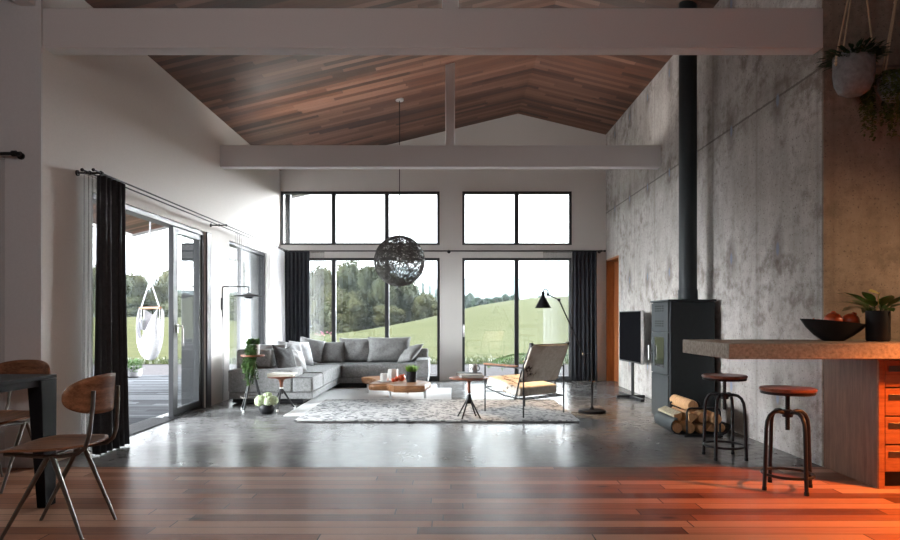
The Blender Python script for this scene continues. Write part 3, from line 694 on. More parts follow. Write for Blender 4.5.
cushion('pale grey cushion leaning second from the sofa corner', m_cush_light, -2.33, 10.05, .37, .42, .42, .15, R(24), R(58), R(-6), seed=5)
cushion('pale grey cushion leaning behind the white one', m_cush_light, -2.40, 9.62, .37, .46, .42, .16, R(26), R(52), R(-10), seed=6)
cushion('small white cushion at the front of the chaise', m_cush_white, -2.22, 9.10, .37, .38, .34, .16, R(34), R(56), R(-12), seed=7)
cushion('dark grey cushion slumped against the arm bolster', m_cush_dark, -2.27, 8.80, .37, .36, .42, .12, R(26), R(62), R(-8), seed=8, sag=.4)
cushion('light cushion peeking out behind the white plant pot', m_cush_light, -2.50, 8.99, .455, .40, .33, .13, R(15), R(10), seed=9)
cushion('grey cushion tilted against the right sofa arm', m_cush_grey, -.66, 10.58, .385, .40, .40, .15, R(48), R(-62), R(16), seed=10)

# ------------------------------------------------------------------ rugs
def rug(name, label, x0, x1, y0, y1, z0, z1, mat, fringe):
    m = MB(); nx, ny = 40, 30; g = []
    for j in range(ny+1):
        row = []
        for i in range(nx+1):
            x = x0+(x1-x0)*i/nx; y = y0+(y1-y0)*j/ny
            e = .006*mnoise.noise(Vector((x*3, y*3, 5)))
            row.append(m.bm.verts.new((x+(e if i in (0, nx) else 0), y+(e if j in (0, ny) else 0), z1)))
        g.append(row)
    for j in range(ny):
        for i in range(nx): m.bm.faces.new((g[j][i], g[j][i+1], g[j+1][i+1], g[j+1][i]))
    ext = bmesh.ops.extrude_face_region(m.bm, geom=list(m.bm.faces))
    for v in [e for e in ext['geom'] if isinstance(e, bmesh.types.BMVert)]: v.co.z = z0
    o = m.build(name, mat); return tag(o, label, 'rug')
rug('rug', 'plain white rug under the coffee table', -1.90, .02, 7.30, 10.2, .001, .011, m_rug_white, 0)
rug('rug', 'grey and white patterned rug in the foreground of the seating', -1.675, 1.393, 6.86, 8.66, .012, .024, m_rug_pat, 0)
ZR = .0245

# ------------------------------------------------------------------ coffee table
ZT, ZB_ = .225, .135
pts = [(361.6, 377.0), (366, 377.6), (371.5, 378.0), (375.5, 379.2), (376, 380.6), (372.8, 382.2), (369.2, 383.6), (374, 384.0), (381, 384.1), (387, 384.1), (390.6, 384.6), (393.8, 385.9), (402, 386.1), (411.4, 386.0), (418, 385.9), (424.5, 385.6), (428.5, 383.8), (431, 382.2), (426, 381.2), (417, 380.0), (408, 379.2), (399, 378), (390, 376.8), (379.5, 375.8), (371, 376.1)]
outl = [fl(x, y, ZT) for x, y in pts]
tc_ = sum(outl, Vector())/len(outl)
t = thing('coffee_table', 'low live edge wooden coffee table on the white rug', 'coffee table', (tc_.x, tc_.y, ZR))
m = MB(); rings = []
# subdivide outline for a wavy natural edge
ol = []
for i in range(len(outl)):
    a, b = outl[i], outl[(i+1) % len(outl)]
    for k in range(3): ol.append(a.lerp(b, k/3))
for z, s_ in ((ZB_, .955), (ZB_+.012, .985), (ZB_+.05, 1.01), (ZT-.012, 1.004), (ZT, .99)):
    r_ = []
    for p in ol:
        q = tc_+(p-tc_)*s_; nn = mnoise.noise(Vector((p.x*6, p.y*6, z*14)))*.018*(z < ZT-.001)
        d = (p-tc_).normalized(); r_.append((q.x+d.x*nn, q.y+d.y*nn, z))
    rings.append(r_)
m.rings(rings); m.build('tabletop', m_live, t, ang=50)
for lx, ly, lz in ((-.815, 8.74, ZR), (-.345, 8.76, ZR), (-1.215, 9.50, .0115), (-.62, 9.45, .0115)):
    MB().cyl((lx, ly, lz), (lx, ly, ZB_+.004), .017, .019).build('leg', m_steel, t)
# things on it
p = fl(384.5, 381.6, ZT)
tray = MB().lathe([(.0, 0), (.085, 0), (.105, .008), (.103, .012), (.084, .005), (.0, .005)], c=p).build('plate', m_ceramic); tag(tray, 'small white plate under the candle holder on the coffee table', 'plate')
def holder(label, p, w, h, notch, seed):
    t = thing('candle_holder', label, 'candle holder', p, R(20), 'white and copper candle holders')
    n = 10; m = MB()
    prof = [(w*.5, 0), (w*.52, h*.5), (w*.5, h), (w*.42, h-.004), (w*.42, h*.55), (.0, h*.55)]
    m.lathe([(.0, 0)]+prof, 6); 
    m.build('shell', m_ceramic, t, world=False, smooth=False)
    m = MB()
    for a in (0.3, 1.2, 1.9, 5.4, 6.0):
        d = Vector((math.cos(a), math.sin(a), 0)); s_ = Vector((-d.y, d.x, 0)); b0 = d*(w*.535)
        h0 = h*random.Random(seed+a).uniform(.3, .9)
        vs = [m.bm.verts.new(b0-s_*w*.10+Vector((0, 0, .004))), m.bm.verts.new(b0+s_*w*.12+Vector((0, 0, .004))), m.bm.verts.new(b0+s_*w*.02+Vector((0, 0, h0)))]
        m.bm.faces.new(vs)
    m.build('copper_leaf', m_copper, t, world=False, smooth=False, solid=.003)
    MB().cyl((0, 0, h*.5), (0, 0, h*.82), w*.3).build('candle', m_paper, t, world=False)
p = fl(384.3, 381.2, ZT); p.z = ZT+.0055; holder('small white candle holder standing on the plate', p, .115, .105, 0, 1)
p = fl(393, 379.8, ZT); holder('taller white candle holder behind the red fruit', p, .155, .155, 1, 5)
def fruit(label, p, r, mat, rot, group, crown=True):
    t = thing('pomegranate', label, 'fruit', p, rot, group)
    MB().ball((0, 0, r*.95), (r, r, r*.95), 18, 12, lambda d: 1+.035*math.cos(5*math.atan2(d.y, d.x))*(1-abs(d.z))).build('body', mat, t, world=False, ang=180)
    m = MB(); k = Vector((.55, -.35, .76)).normalized(); b = Vector((0, 0, r*.95))+k*r*.9
    q = k.to_track_quat('Z', 'Y').to_matrix().to_4x4()
    mm = MB(); mm.lathe([(r*.24, 0), (r*.20, r*.10), (r*.30, r*.32), (r*.26, r*.32), (r*.14, r*.12), (.0, r*.12)], 10); mm.xf(Matrix.Translation(b) @ q)
    mm.build('crown', mat, t, world=False); m.bm.free()
    return t
p = fl(396.6, 381.2, ZT); fruit('red fruit lying left on the coffee table', p, .034, m_pome, 2.4, 'red fruits on the coffee table')
p = fl(401.6, 381.0, ZT); fruit('larger red fruit next to the black pot on the coffee table', p, .050, m_pome, .4, 'red fruits on the coffee table')
p = fl(393.2, 381.9, ZT); fruit('smallest red fruit on the coffee table, in front of the candle holders', p, .027, m_pome, 4, 'red fruits on the coffee table')
p = fl(411.4, 381.8, ZT)
t = thing('potted_grass', 'black pot of bright green grass on the coffee table', 'potted plant', p)
MB().lathe([(.0, 0), (.066, 0), (.070, .004), (.072, .146), (.064, .146), (.062, .13), (.0, .13)], 24, p).build('pot', m_blackpot, t)
m = MB(); rnd = random.Random(3)
for k in range(260):
    a = rnd.uniform(0, 2*PI); r_ = rnd.uniform(0, .055); tl = rnd.uniform(.0, .75)
    d = Vector((math.cos(a)*tl, math.sin(a)*tl, 1))
    m.leaf(p+Vector((math.cos(a)*r_, math.sin(a)*r_, .128)), d, (math.sin(a), -math.cos(a), .1), rnd.uniform(.07, .125), .008, .25)
m.build('grass_blades', m_leaf_bright, t, normals=False)['kind'] = 'stuff'

# ------------------------------------------------------------------ tripod stools / tables
def splay_legs(t, top, R0, R1, z0, z1, n, a0, mat, foot=None, r=.010, c=(0, 0)):
    for k in range(n):
        a = a0+2*PI*k/n; ca, sa = math.cos(a), math.sin(a)
        o = MB().tube([(c[0]+ca*R0, c[1]+sa*R0, z1), (c[0]+ca*R1, c[1]+sa*R1, z0+.012)], [r*1.15, r], 10).build('leg', mat, t, world=False)
        if foot: MB().tube([(c[0]+ca*R1*.965, c[1]+sa*R1*.965, z0+.028), (c[0]+ca*(R1+.002), c[1]+sa*(R1+.002), z0)], r*1.35, 10).build('foot', foot, o, world=False)
# plant stool
P = Vector((-2.385, 7.74, 0))
t = thing('plant_stand', 'tall tripod stool holding the trailing plant', 'stool', P)
MB().lathe([(.0, .655), (.128, .655), (.142, .663), (.142, .672), (.136, .677), (.0, .677)], 30).build('seat', m_redwood, t, world=False)
MB().lathe([(.0, .40), (.018, .40), (.02, .52), (.036, .62), (.06, .655), (.0, .655)], 18).build('column', m_redwood, t, world=False)
splay_legs(t, 0, .022, .165, 0, .46, 4, R(248), m_black, m_ceramic, .0105)
MB().tube([(.14*math.cos(a*PI/16), .14*math.sin(a*PI/16), .17) for a in range(32)], .0065, 8, True).build('foot_ring', m_gunmetal, t, world=False)
MB().lathe([(.0, .44), (.04, .44), (.045, .47), (.02, .50), (.0, .50)], 14).build('hub', m_black, t, world=False)
t = thing('trailing_plant', 'white pot with long trailing strands on the tall stool', 'potted plant', P+Vector((.02, .0, .678)))
q = Vector((.02, 0, 0))
MB().lathe([(.0, 0), (.054, 0), (.06, .005), (.066, .125), (.058, .125), (.055, .105), (.0, .105)], 22).build('pot', m_ceramic, t, world=False)
m = MB(); rnd = random.Random(5)
for k in range(230):
    a = rnd.uniform(0, 2*PI); r_ = rnd.uniform(0, .06); tl = rnd.uniform(0, 1.1)
    m.leaf((-.015+math.cos(a)*r_, math.sin(a)*r_, rnd.uniform(.10, .17)), (math.cos(a)*tl, math.sin(a)*tl, 1), (math.sin(a), -math.cos(a), 0), rnd.uniform(.03, .06), .014, .3)
for k in range(30):
    a = R(rnd.uniform(215, 300)); x, y = math.cos(a)*.068-.004, math.sin(a)*.068; ln = rnd.uniform(.15, .46)
    if -1.9 < x*30 < 9: pass
    pos = Vector((x*.7, y*.7, .13)); stp = .014; n_ = int((ln+.09)/stp); path = [pos.copy()]
    for s_ in range(n_):
        out = .9 if s_ < 4 else .0
        pos = pos+Vector((x/.068*.012*out+rnd.uniform(-.004, .004), y/.068*.012*out+rnd.uniform(-.004, .004), -.004 if s_ < 3 else -stp))
        r2 = math.hypot(pos.x, pos.y)
        if pos.z < .02 and r2 < .150 and s_ > 6: pos.x *= 1.03; pos.y *= 1.03
        path.append(pos.copy())
        for w in range(2):
            b = rnd.uniform(0, 2*PI); m.leaf(pos, (math.cos(b), math.sin(b), -.5), (0, 0, 1), rnd.uniform(.024, .04), .02, .2)
m.build('foliage', m_leaf, t, world=False, normals=False)

# low stool with magazines
P = Vector((-2.055, 7.80, 0))
t = thing('side_stool', 'low tripod stool in front of the sofa arm, carrying magazines', 'stool', P)
MB().lathe([(.0, .395), (.15, .395), (.163, .402), (.163, .412), (.155, .417), (.0, .417)], 30).build('seat', m_redwood, t, world=False)
MB().lathe([(.0, .28), (.020, .28), (.022, .33), (.034, .37), (.085, .395), (.0, .395)], 18).build('column', m_redwood, t, world=False)
MB().lathe([(.0, .262), (.024, .262), (.024, .28), (.0, .28)], 14).build('collar', m_ceramic, t, world=False)
MB().lathe([(.0, .20), (.024, .20), (.022, .262), (.0, .262)], 14).build('hub', m_black, t, world=False)
splay_legs(t, 0, .012, .165, 0, .25, 3, R(268), m_black, m_ceramic, .0105)
def book(label, p, dims, rz, mc, group=None, pages=True):
    w, d, h = dims; t = thing('book', label, 'book', p, rz, group)
    c = .003
    m = MB(); m.box(-w/2, w/2, -d/2, d/2, 0, c); m.box(-w/2, w/2, -d/2, d/2, h-c, h); m.box(-w/2, -w/2+c, -d/2, d/2, c, h-c)
    m.build('cover', mc, t, world=False, smooth=False)
    B(-w/2+c, w/2-.004, -d/2+.004, d/2-.004, c, h-c).build('pages', m_paper, t, world=False, smooth=False)
    return t
book('cream magazine at the bottom of the pile on the low stool', P+Vector((0, 0, .4175)), (.31, .25, .020), R(8), m_book_cream, 'magazines on the low stool')
book('pale magazine on top of the pile on the low stool', P+Vector((.012, .004, .438)), (.30, .23, .014), R(-6), m_paper, 'magazines on the low stool')

# hydrangeas in a black bowl
P = Vector((-2.145, 7.50, 0))
t = thing('flower_bowl', 'black bowl of pale green hydrangeas on the concrete floor', 'flower bowl', P)
MB().lathe([(.0, 0), (.05, 0), (.078, .018), (.092, .055), (.088, .10), (.078, .112), (.070, .108), (.08, .06), (.0, .05)], 30).build('bowl', m_blackpot, t, world=False)
rnd = random.Random(9)
for (x, y, z, r_) in ((-.068, -.02, .150, .066), (.0, .02, .185, .060), (.072, .0, .150, .054), (.03, -.055, .150, .046), (-.01, .06, .16, .05)):
    m = MB()
    for k in range(150):
        zz = rnd.uniform(-.75, 1); a = rnd.uniform(0, 2*PI); s_ = math.sqrt(max(0, 1-zz*zz)); d = Vector((s_*math.cos(a), s_*math.sin(a), zz))
        c = Vector((x, y, z))+d*r_*rnd.uniform(.86, 1.02); o1 = d.orthogonal().normalized(); o2 = d.cross(o1)
        for w in range(4):
            b = w*PI/2+k; q = (o1*math.cos(b)+o2*math.sin(b)); m.leaf(c, q+d*.45, d, .020, .017, .15)
    m.ball((x, y, z), r_*.86, 12, 8)
    m.build('flower_head', m_hydr, t, world=False, normals=False)
m = MB()
for x, y in ((-.04, -.01), (0, .01), (.04, 0), (.02, -.03), (0, .03)): m.tube([(x*.4, y*.4, .05), (x, y, .13)], .005, 6)
m.build('stems', m_leaf, t, world=False)

# ------------------------------------------------------------------ side table by the armchair
P = fl(469, 418.5, ZR); P.z = ZR; ZT2 = .474
t = thing('side_table', 'round pedestal side table left of the armchair', 'side table', P)
hz = ZT2-ZR
MB().lathe([(.0, hz-.022), (.19, hz-.022), (.217, hz-.012), (.22, hz-.004), (.214, hz), (.0, hz)], 36).build('tabletop', m_redwood, t, world=False)
MB().lathe([(.0, hz-.18), (.018, hz-.18), (.018, hz-.05), (.05, hz-.026), (.06, hz-.022), (.0, hz-.022)], 18).build('column', m_redwood, t, world=False)
MB().lathe([(.0, .165), (.03, .165), (.036, .19), (.022, .255), (.018, hz-.165), (.0, hz-.165)], 18).build('hub', m_black, t, world=False)
MB().lathe([(.0, hz-.182), (.021, hz-.182), (.021, hz-.172), (.0, hz-.172)], 16).build('collar', m_steel, t, world=False)
splay_legs(t, 0, .016, .145, 0, .22, 4, R(225+12), m_black, None, .0085)
PT = P+Vector((0, 0, hz))
b1 = book('grey hardback lying under the dark book on the side table', PT+Vector((.03, -.01, .0005)), (.25, .19, .026), R(6), m_book_grey, 'books on the side table')
b2 = book('dark hardback lying under the mug on the side table', PT+Vector((.005, .0, .027)), (.27, .20, .026), R(-4), m_book_dark, 'books on the side table')
t = thing('mug', 'white mug with dark marks on the side table books', 'mug', PT+Vector((.045, -.02, .0535)))
MB().lathe([(.0, 0), (.038, 0), (.043, .004), (.044, .09), (.040, .092), (.039, .012), (.0, .010)], 26).build('body', m_ceramic, t, world=False)
MB().tube([(.040+.028*math.sin(a*PI/8), 0, .048+.03*math.cos(a*PI/8)) for a in range(9)], .0055, 8).build('handle', m_black, t, world=False)
m = MB()
for a0, z0 in ((4.1, .05), (4.5, .03), (5.0, .06), (3.8, .03)):
    m.tube([(.0445*math.cos(a0+k*.05), .0445*math.sin(a0+k*.05), z0+.025*math.sin(k*.9)) for k in range(6)], .0022, 5)
m.build('motif', m_black, t, world=False)

# ------------------------------------------------------------------ armchair
A_ = R(38)
P = Vector((.866, 7.482, ZR))
t = thing('armchair', 'cowhide lounge armchair with thin black frame on the patterned rug', 'armchair', P, A_)
W = .325; FD, RD = .32, -.32; AH = .545
r_ = .0095
for sx in (-1, 1):
    MB().tube([(sx*W, FD, 0), (sx*W, FD, AH)], r_, 8).build('leg', m_black, t, world=False)
    MB().tube([(sx*W, RD, 0), (sx*W, RD, AH)], r_, 8).build('leg', m_black, t, world=False)
    m = MB(); m.tube([(sx*W, FD+.005, AH), (sx*W, RD-.005, AH)], r_, 8); m.tube([(sx*W, FD, .285), (sx*W, -.02, .215), (sx*W, RD, .20)], r_*.8, 8)
    m.tube([(sx*(W-.02), -.17, .19), (sx*(W-.03), -.25, .48), (sx*(W-.03), -.40, .80)], r_, 8)
    m.build('side_frame', m_black, t, world=False)
    m = MB(); m.box(sx*W-.017, sx*W+.017, RD+.10, FD+.012, AH+.006, AH+.024); m.build('armrest', m_walnut, t, world=False, bevel=.006)
for p0, p1, rr in (((-W, FD, .285), (W, FD, .285), .8), ((-W, RD, .20), (W, RD, .20), .8), ((-W, -.17, .19), (W, -.17, .19), .8), ((-W+.03, -.40, .80), (W-.03, -.40, .80), 1)):
    MB().tube([p0, p1], r_*rr, 8).build('cross_bar', m_black, t, world=False)
for q in (-1, 1): MB().tube([(-q*W, FD, .24), (q*W, RD, .20)], r_*.6, 6).build('diagonal_bar', m_black, t, world=False)
def pad(w, pts, th, rnd_=.03, n=10):   # pad along a profile (y,z) list
    m = MB(); m.prism([(y, z) for y, z in pts]+[(y+th[0], z+th[1]) for y, z in pts[::-1]], -w/2, w/2, 'X'); return m
pad(.60, [(-.24, .215), (.0, .245), (.33, .305)], (-.012, .108)).build('seat_cushion', m_cow, t, world=False, bevel=.026, bseg=4)
pad(.60, [(-.225, .385), (-.285, .53), (-.365, .70), (-.405, .80)], (-.022, -.010)).build('back_sling', m_cow, t, world=False, bevel=.008)
m = MB()
for sx in (-1, 1): m.cbox((sx*.29, -.405, .80), (.035, .035, .05)); m.cbox((sx*.29, -.24, .40), (.03, .03, .04))
m.build('corner_strap', m_black, t, world=False, bevel=.004)

# ------------------------------------------------------------------ articulated floor lamp
P = Vector((1.686, 7.60, 0))
t = thing('floor_lamp', 'black articulated floor lamp with cone shade behind the armchair', 'floor lamp', P)
MB().lathe([(.0, 0), (.158, 0), (.163, .006), (.163, .026), (.155, .034), (.03, .038), (.014, .07), (.0, .07)], 40).build('base', m_table, t, world=False)
MB().cyl((0, 0, .05), (0, 0, 1.425), .0105, n=12).build('pole', m_table, t, world=False)
g = lambda x, y: Vector(((x-450)*7.6/640-1.686, 0, H-(y-319)*7.6/640))
m = MB(); m.cyl((0, 0, g(591, 354).z-.03), (0, 0, g(591, 354).z+.03), .016); m.tube([g(591, 354), g(584, 354)], .007, 8); m.build('pole_joint', m_table, t, world=False)
MB().ball(g(583.3, 354), .019, 12, 8).build('knob', m_gunmetal, t, world=False)
ar = MB().tube([g(583.3, 353.5), g(559, 300)], .0085, 8).build('arm', m_table, t, world=False)
m = MB(); m.ball(g(559, 300), .02, 10, 8); m.tube([g(559, 300), g(548, 294.5)], .0065, 8); m.ball(g(548, 294.5), .018, 10, 8); m.build('elbow', m_table, t, world=False)
m = MB(); hk = [g(548, 294.5), g(548.2, 291.5), g(546.6, 289.3), g(544.6, 289.3), g(543.4, 291.5), g(543.1, 294)]; m.tube(hk, .006, 8); m.build('hook', m_table, t, world=False)
c = g(543, 308)
sh = MB().lathe([(.096, 0), (.024, .135), (.02, .15), (.02, .19), (.010, .195), (.010, .188), (.017, .185), (.017, .15), (.021, .133), (.0925, .002), (.096, 0)], 36, c, cap=False)
sh.build('lamp_shade', m_table, t, world=False)
bp = c+Vector((0, 0, .055)); MB().ball(bp, .026, 14, 10).build('bulb', m_bulb, t, world=False)

# ------------------------------------------------------------------ wall lamp over the sofa end
yl = 8.56; g = lambda x, y: Vector(((x-450)*yl/640, yl, H-(y-319)*yl/640))
t = thing('wall_lamp', 'black swing arm wall lamp with flat disc shade beside the narrow window', 'wall lamp', (XL, yl, 1.3))
m = MB(); m.cbox((XL+.008, yl, g(0, 304).z), (.016, .05, .16)); m.tube([(XL+.01, yl, g(0, 301).z), (g(222, 0).x, yl, g(0, 301).z)], .006, 8); m.tube([(XL+.01, yl, g(0, 309).z), (g(222, 0).x, yl, g(0, 309).z)], .006, 8)
m.build('wall_bracket', m_black, t, bevel=.003)
a, b = g(222.5, 286.6), g(248.8, 286.6)
MB().tube([g(222.5, 317), a+Vector((0, 0, -.02)), a+Vector((.006, 0, -.006)), a+Vector((.02, 0, 0)), b+Vector((-.02, 0, 0)), b+Vector((-.006, 0, -.006)), b+Vector((0, 0, -.02)), g(248.8, 294)], .0075, 10).build('arm', m_black, t)
c = g(248.8, 296.5)
MB().lathe([(.0, -.030), (.035, -.028), (.055, -.012), (.06, -.004), (.19, .000), (.193, .010), (.06, .030), (.025, .045), (.0, .045)], 36, c).build('lamp_shade', m_black, t)
MB().tube([g(222.5, 317), g(223, 340), g(223.2, 372), g(222.8, 401), (g(222.8, 0).x, yl+.01, .012)], .003, 6).build('cable', m_black, t)

# ------------------------------------------------------------------ ball pendant
P = Vector((-.741, 9.39, 0)); zc = 1.961; zr_ = roof(P.x)
t = thing('pendant_lamp', 'woven black wire ball pendant hanging in front of the back window', 'pendant lamp', (P.x, P.y, zr_))
MB().lathe([(.0, -.02), (.055, -.02), (.06, -.012), (.06, .012), (.0, .012)], 26, (P.x, P.y, zr_)).build('canopy', m_steel, t)
MB().cyl((P.x, P.y, zc+.22), (P.x, P.y, zr_), .006, n=8).build('cord', m_black, t)
m = MB(); m.cyl((P.x, P.y, zc+.08), (P.x, P.y, zc+.22), .026); m.build('socket', m_black, t)
MB().ball((P.x, P.y, zc+.03), (.04, .04, .055), 16, 10).build('bulb', m_bulb_off, t)
m = MB(); rnd = random.Random(21); RB = .374
for k in range(115):
    ax = Vector((rnd.gauss(0, 1), rnd.gauss(0, 1), rnd.gauss(0, 1))).normalized(); o1 = ax.orthogonal().normalized(); o2 = ax.cross(o1)
    off = rnd.uniform(-.55, .55) if k % 3 else rnd.uniform(-.15, .15); rc = math.sqrt(1-off*off); ph = rnd.uniform(0, 6)
    n_ = 40; f1 = rnd.randint(2, 4); wob = rnd.uniform(.03, .16)
    pts = []
    for i in range(n_):
        a = 2*PI*i/n_; v = (o1*math.cos(a)+o2*math.sin(a))*rc+ax*(off+wob*math.sin(f1*a+ph)); v.normalize()
        pts.append(Vector((P.x, P.y, zc))+v*(RB*rnd.uniform(.975, 1.0)))
    m.tube(pts, rnd.uniform(.0025, .0045), 5, True)
m.build('wire_shade', m_weave, t, ang=180)

# ------------------------------------------------------------------ television on a stand
P = Vector((2.535, 8.99, 0))
t = thing('television', 'black television on a slim stand facing the sofa', 'television', P, math.atan2(-.053, .88)*-1)
# local: screen plane along Y, facing -X
t.rotation_euler = (0, 0, math.atan2(.053, .88))
B(-.012, .022, -.445, .445, .503, 1.222).build('housing', m_black, t, world=False, bevel=.005)
B(-.0145, -.011, -.432, .432, .525, 1.21).build('screen', m_screen, t, world=False)
m = MB(); m.box(-.013, .024, -.449, -.443, .500, 1.225); m.build('side_trim', m_steel, t, world=False)
m = MB(); m.cyl((.03, 0, .03), (.03, 0, .75), .021, n=14); m.build('pole', m_black, t, world=False)
m = MB(); m.box(-.20, .20, -.026, .026, .004, .042); m.build('foot_bar', m_black, t, world=False, bevel=.005)
m = MB(); m.box(-.02, .032, -.46, .46, .004, .040); m.build('foot_bar', m_black, t, world=False, bevel=.005)

# ------------------------------------------------------------------ stove with flue
SX0, SX1, SY0, SY1, SZ = 2.255, 2.735, 6.60, 7.16, 1.312
t = thing('wood_stove', 'tall black wood stove with flue pipe against the concrete wall', 'stove', (2.5, 6.88, 0))
B(SX0+.012, SX1, SY0, SY1, .035, SZ-.02).build('body', m_darkstove, t, bevel=.012)
B(SX0-.012, SX1+.01, SY0-.012, SY1+.012, SZ-.02, SZ).build('top_plate', m_darkstove, t, bevel=.004)
B(SX0-.004, SX0+.012, SY0+.012, SY1-.012, .975, SZ-.03).build('vent_panel', m_stoveface, t, bevel=.003)
drp = B(SX0-.008, SX0+.012, SY0+.012, SY1-.012, .53, .965).build('fire_door', m_stoveface, t, bevel=.004)
B(SX0-.012, SX0-.006, SY0+.12, SY1-.14, .60, .915).build('door_glass', m_stoveglass, drp, smooth=False)
B(SX0-.004, SX0+.012, SY0+.012, SY1-.012, .06, .52).build('lower_panel', m_stoveface, t, bevel=.003)
m = MB(); yh = SY1-.06; m.tube([(SX0-.005, yh, .745), (SX0-.05, yh, .745)], .008, 8); m.tube([(SX0-.05, yh, .66), (SX0-.05, yh, .82)], .009, 10); m.build('door_handle', m_steel, drp)
m = MB()
for zb in (1.03, 1.19):
    for i in range(3):
        for j in range(4):
            zz = zb+i*.025; yy = SY0+.15+j*.075; m.box(SX0-.0065, SX0-.0035, yy, yy+.045, zz, zz+.013)
m.build('vent_slots', m_vent, t, smooth=False)
m = MB()
for x in (SX0+.05, SX1-.06):
    for y in (SY0+.05, SY1-.05): m.cyl((x, y, 0), (x, y, .04), .022)
m.bm.free()
for x in (SX0+.05, SX1-.06):
    for y in (SY0+.05, SY1-.05): MB().cyl((x, y, 0), (x, y, .04), .022).build('foot', m_black, t)
fx, fy = 2.553, 6.87
MB().cyl((fx, fy, SZ-.002), (fx, fy, roof(fx)+.08), .093, n=40).build('flue_pipe', m_darkstove, t)
m = MB(); m.lathe([(.0, 0), (.098, 0), (.101, .01), (.101, .10), (.097, .115), (.0, .115)], 40, (fx, fy, SZ-.001)); m.build('flue_collar', m_darkstove, t)

# log holder
LY0, LY1 = 6.00, 6.50
t = thing('log_holder', 'curved black steel log holder in front of the stove', 'log holder', (2.36, 6.25, 0))
m = MB(); cs = []
for k in range(15):
    a = R(205-k*(205-90)/10) if k <= 0 else 0
prof = [(2.135, .175), (2.105, .165), (2.08, .14), (2.07, .105), (2.08, .07), (2.105, .04), (2.15, .022), (2.25, .018), (2.45, .018), (2.56, .022), (2.605, .045), (2.63, .085), (2.635, .12)]
outer = prof; inner = [(x+(.008 if x < 2.2 else (-.008 if x > 2.55 else 0)), z+(.008 if .0 < z < .05 else 0)) for x, z in prof]
m.rings([[(p[0], y, p[1]) for p in outer+inner[::-1]] for y in (LY0, LY1)])
m.build('cradle', m_darkstove, t, ang=60)
for yy in (LY0+.01, LY1-.01):
    MB().tube([(2.225, yy, .0), (2.225, yy, .235), (2.235, yy, .262), (2.26, yy, .272), (2.50, yy, .272), (2.525, yy, .262), (2.535, yy, .235), (2.535, yy, .0)], .010, 8).build('wire_loop', m_black, t)
m = MB(); m.box(2.20, 2.56, LY0, LY0+.02, 0, .018); m.box(2.20, 2.56, LY1-.02, LY1, 0, .018); m.build('foot_bar', m_black, t)
def log(label, x, z, r, y0, y1, shape='round', a0=0, seed=0, tilt=(0, 0), barky=False):
    rnd = random.Random(seed); n = 18
    prof = []
    for k in range(n):
        a = 2*PI*k/n; rr = r*(1+.06*rnd.uniform(-1, 1))
        if shape == 'split':
            # three-cornered split log
            rr = r*min(1.0, .62/max(.3, math.cos(((a-a0) % (2*PI/3))-PI/3)))
        prof.append((rr*math.cos(a), rr*math.sin(a)))
    t = thing('log', label, 'log', (x, (y0+y1)/2, z), 0, 'firewood logs in the holder')
    m = MB(); hl = (y1-y0)/2; rings = []
    for s_ in (-1, -.94, -.3, .3, .94, 1):
        k = .93 if abs(s_) == 1 else 1
        rings.append([(px*k+tilt[0]*s_*hl, s_*hl, pz*k+tilt[1]*s_*hl) for px, pz in prof])
    m.rings(rings); m.build('timber', m_bark if barky else m_log, t, world=False, ang=40)
    m = MB(); m.rings([[(px*.9-tilt[0]*hl, -hl-.001, pz*.9-tilt[1]*hl) for px, pz in prof], [(px*.86-tilt[0]*hl, -hl-.003, pz*.86-tilt[1]*hl) for px, pz in prof]]); m.build('cut_face', m_log, t, world=False)
log('round log at the left end of the bottom row', 2.140, .080, .050, 6.03, 6.50, seed=1)
log('second log of the bottom row, beside the leftmost round one', 2.262, .081, .054, 6.04, 6.50, seed=2)
log('third log of the bottom row in the holder', 2.368, .078, .050, 6.02, 6.49, 'split', .5, 3)
log('split log in the bottom row near the wall', 2.462, .074, .046, 6.04, 6.50, 'split', 1.4, 4)
log('last log of the bottom row, beside the wall', 2.553, .082, .042, 6.03, 6.48, seed=5)
log('pale barked split log resting on the cradle edge', 2.178, .178, .052, 6.10, 6.56, 'split', .9, 6, barky=True)
log('split log in the middle row behind the wire loop', 2.285, .182, .052, 6.03, 6.50, 'split', .2, 7)
log('log in the middle row right of the centre', 2.395, .176, .053, 6.05, 6.52, seed=8)
log('round log in the middle row nearest the wall', 2.502, .170, .050, 6.00, 6.46, seed=9)
log('topmost log lying across the pile', 2.300, .285, .054, 6.06, 6.56, seed=10)

# ------------------------------------------------------------------ counter, cabinet
CT0, CT1 = .858, .957
tag(None or B(1.742, 4.6, 4.00, YF-.004, CT0, CT1).build('countertop', m_stone, bevel=.006), 'thick rough stone countertop reaching over the stools', 'countertop')
t = thing('drawer_cabinet', 'walnut kitchen cabinet with four drawers under the countertop', 'cabinet', (3.4, 4.5, 0))
CY = 4.20
B(XR, XR+.022, CY, YF-.004, 0, CT0-.002).build('side_panel', m_cab, t, bevel=.002)
B(XR+.024, 4.4, CY+.03, YF-.004, .10, CT0-.002).build('carcass', m_cab, t)
B(XR, XR+.04, CY-.02, CY-.001, 0, CT0-.002).build('stile', m_cabfront, t, bevel=.002)
B(XR+.03, 4.4, CY+.055, CY+.075, 0, .10).build('toe_kick', m_black, t)
zs = [.106, .286, .473, .660, .846]
for i in range(4):
    for c0, c1 in ((XR+.046, 3.62), (3.63, 4.38)):
        d = B(c0, c1, CY-.015, CY+.012, zs[i]+.005, zs[i+1]-.005).build('drawer', m_cabfront, t, bevel=.003)
        zz = zs[i+1]-.062
        m = MB(); m.box(c0+.022, c0+.24, CY-.019, CY-.0145, zz-.020, zz+.020); m.build('handle_recess', m_gunmetal, d, bevel=.002)

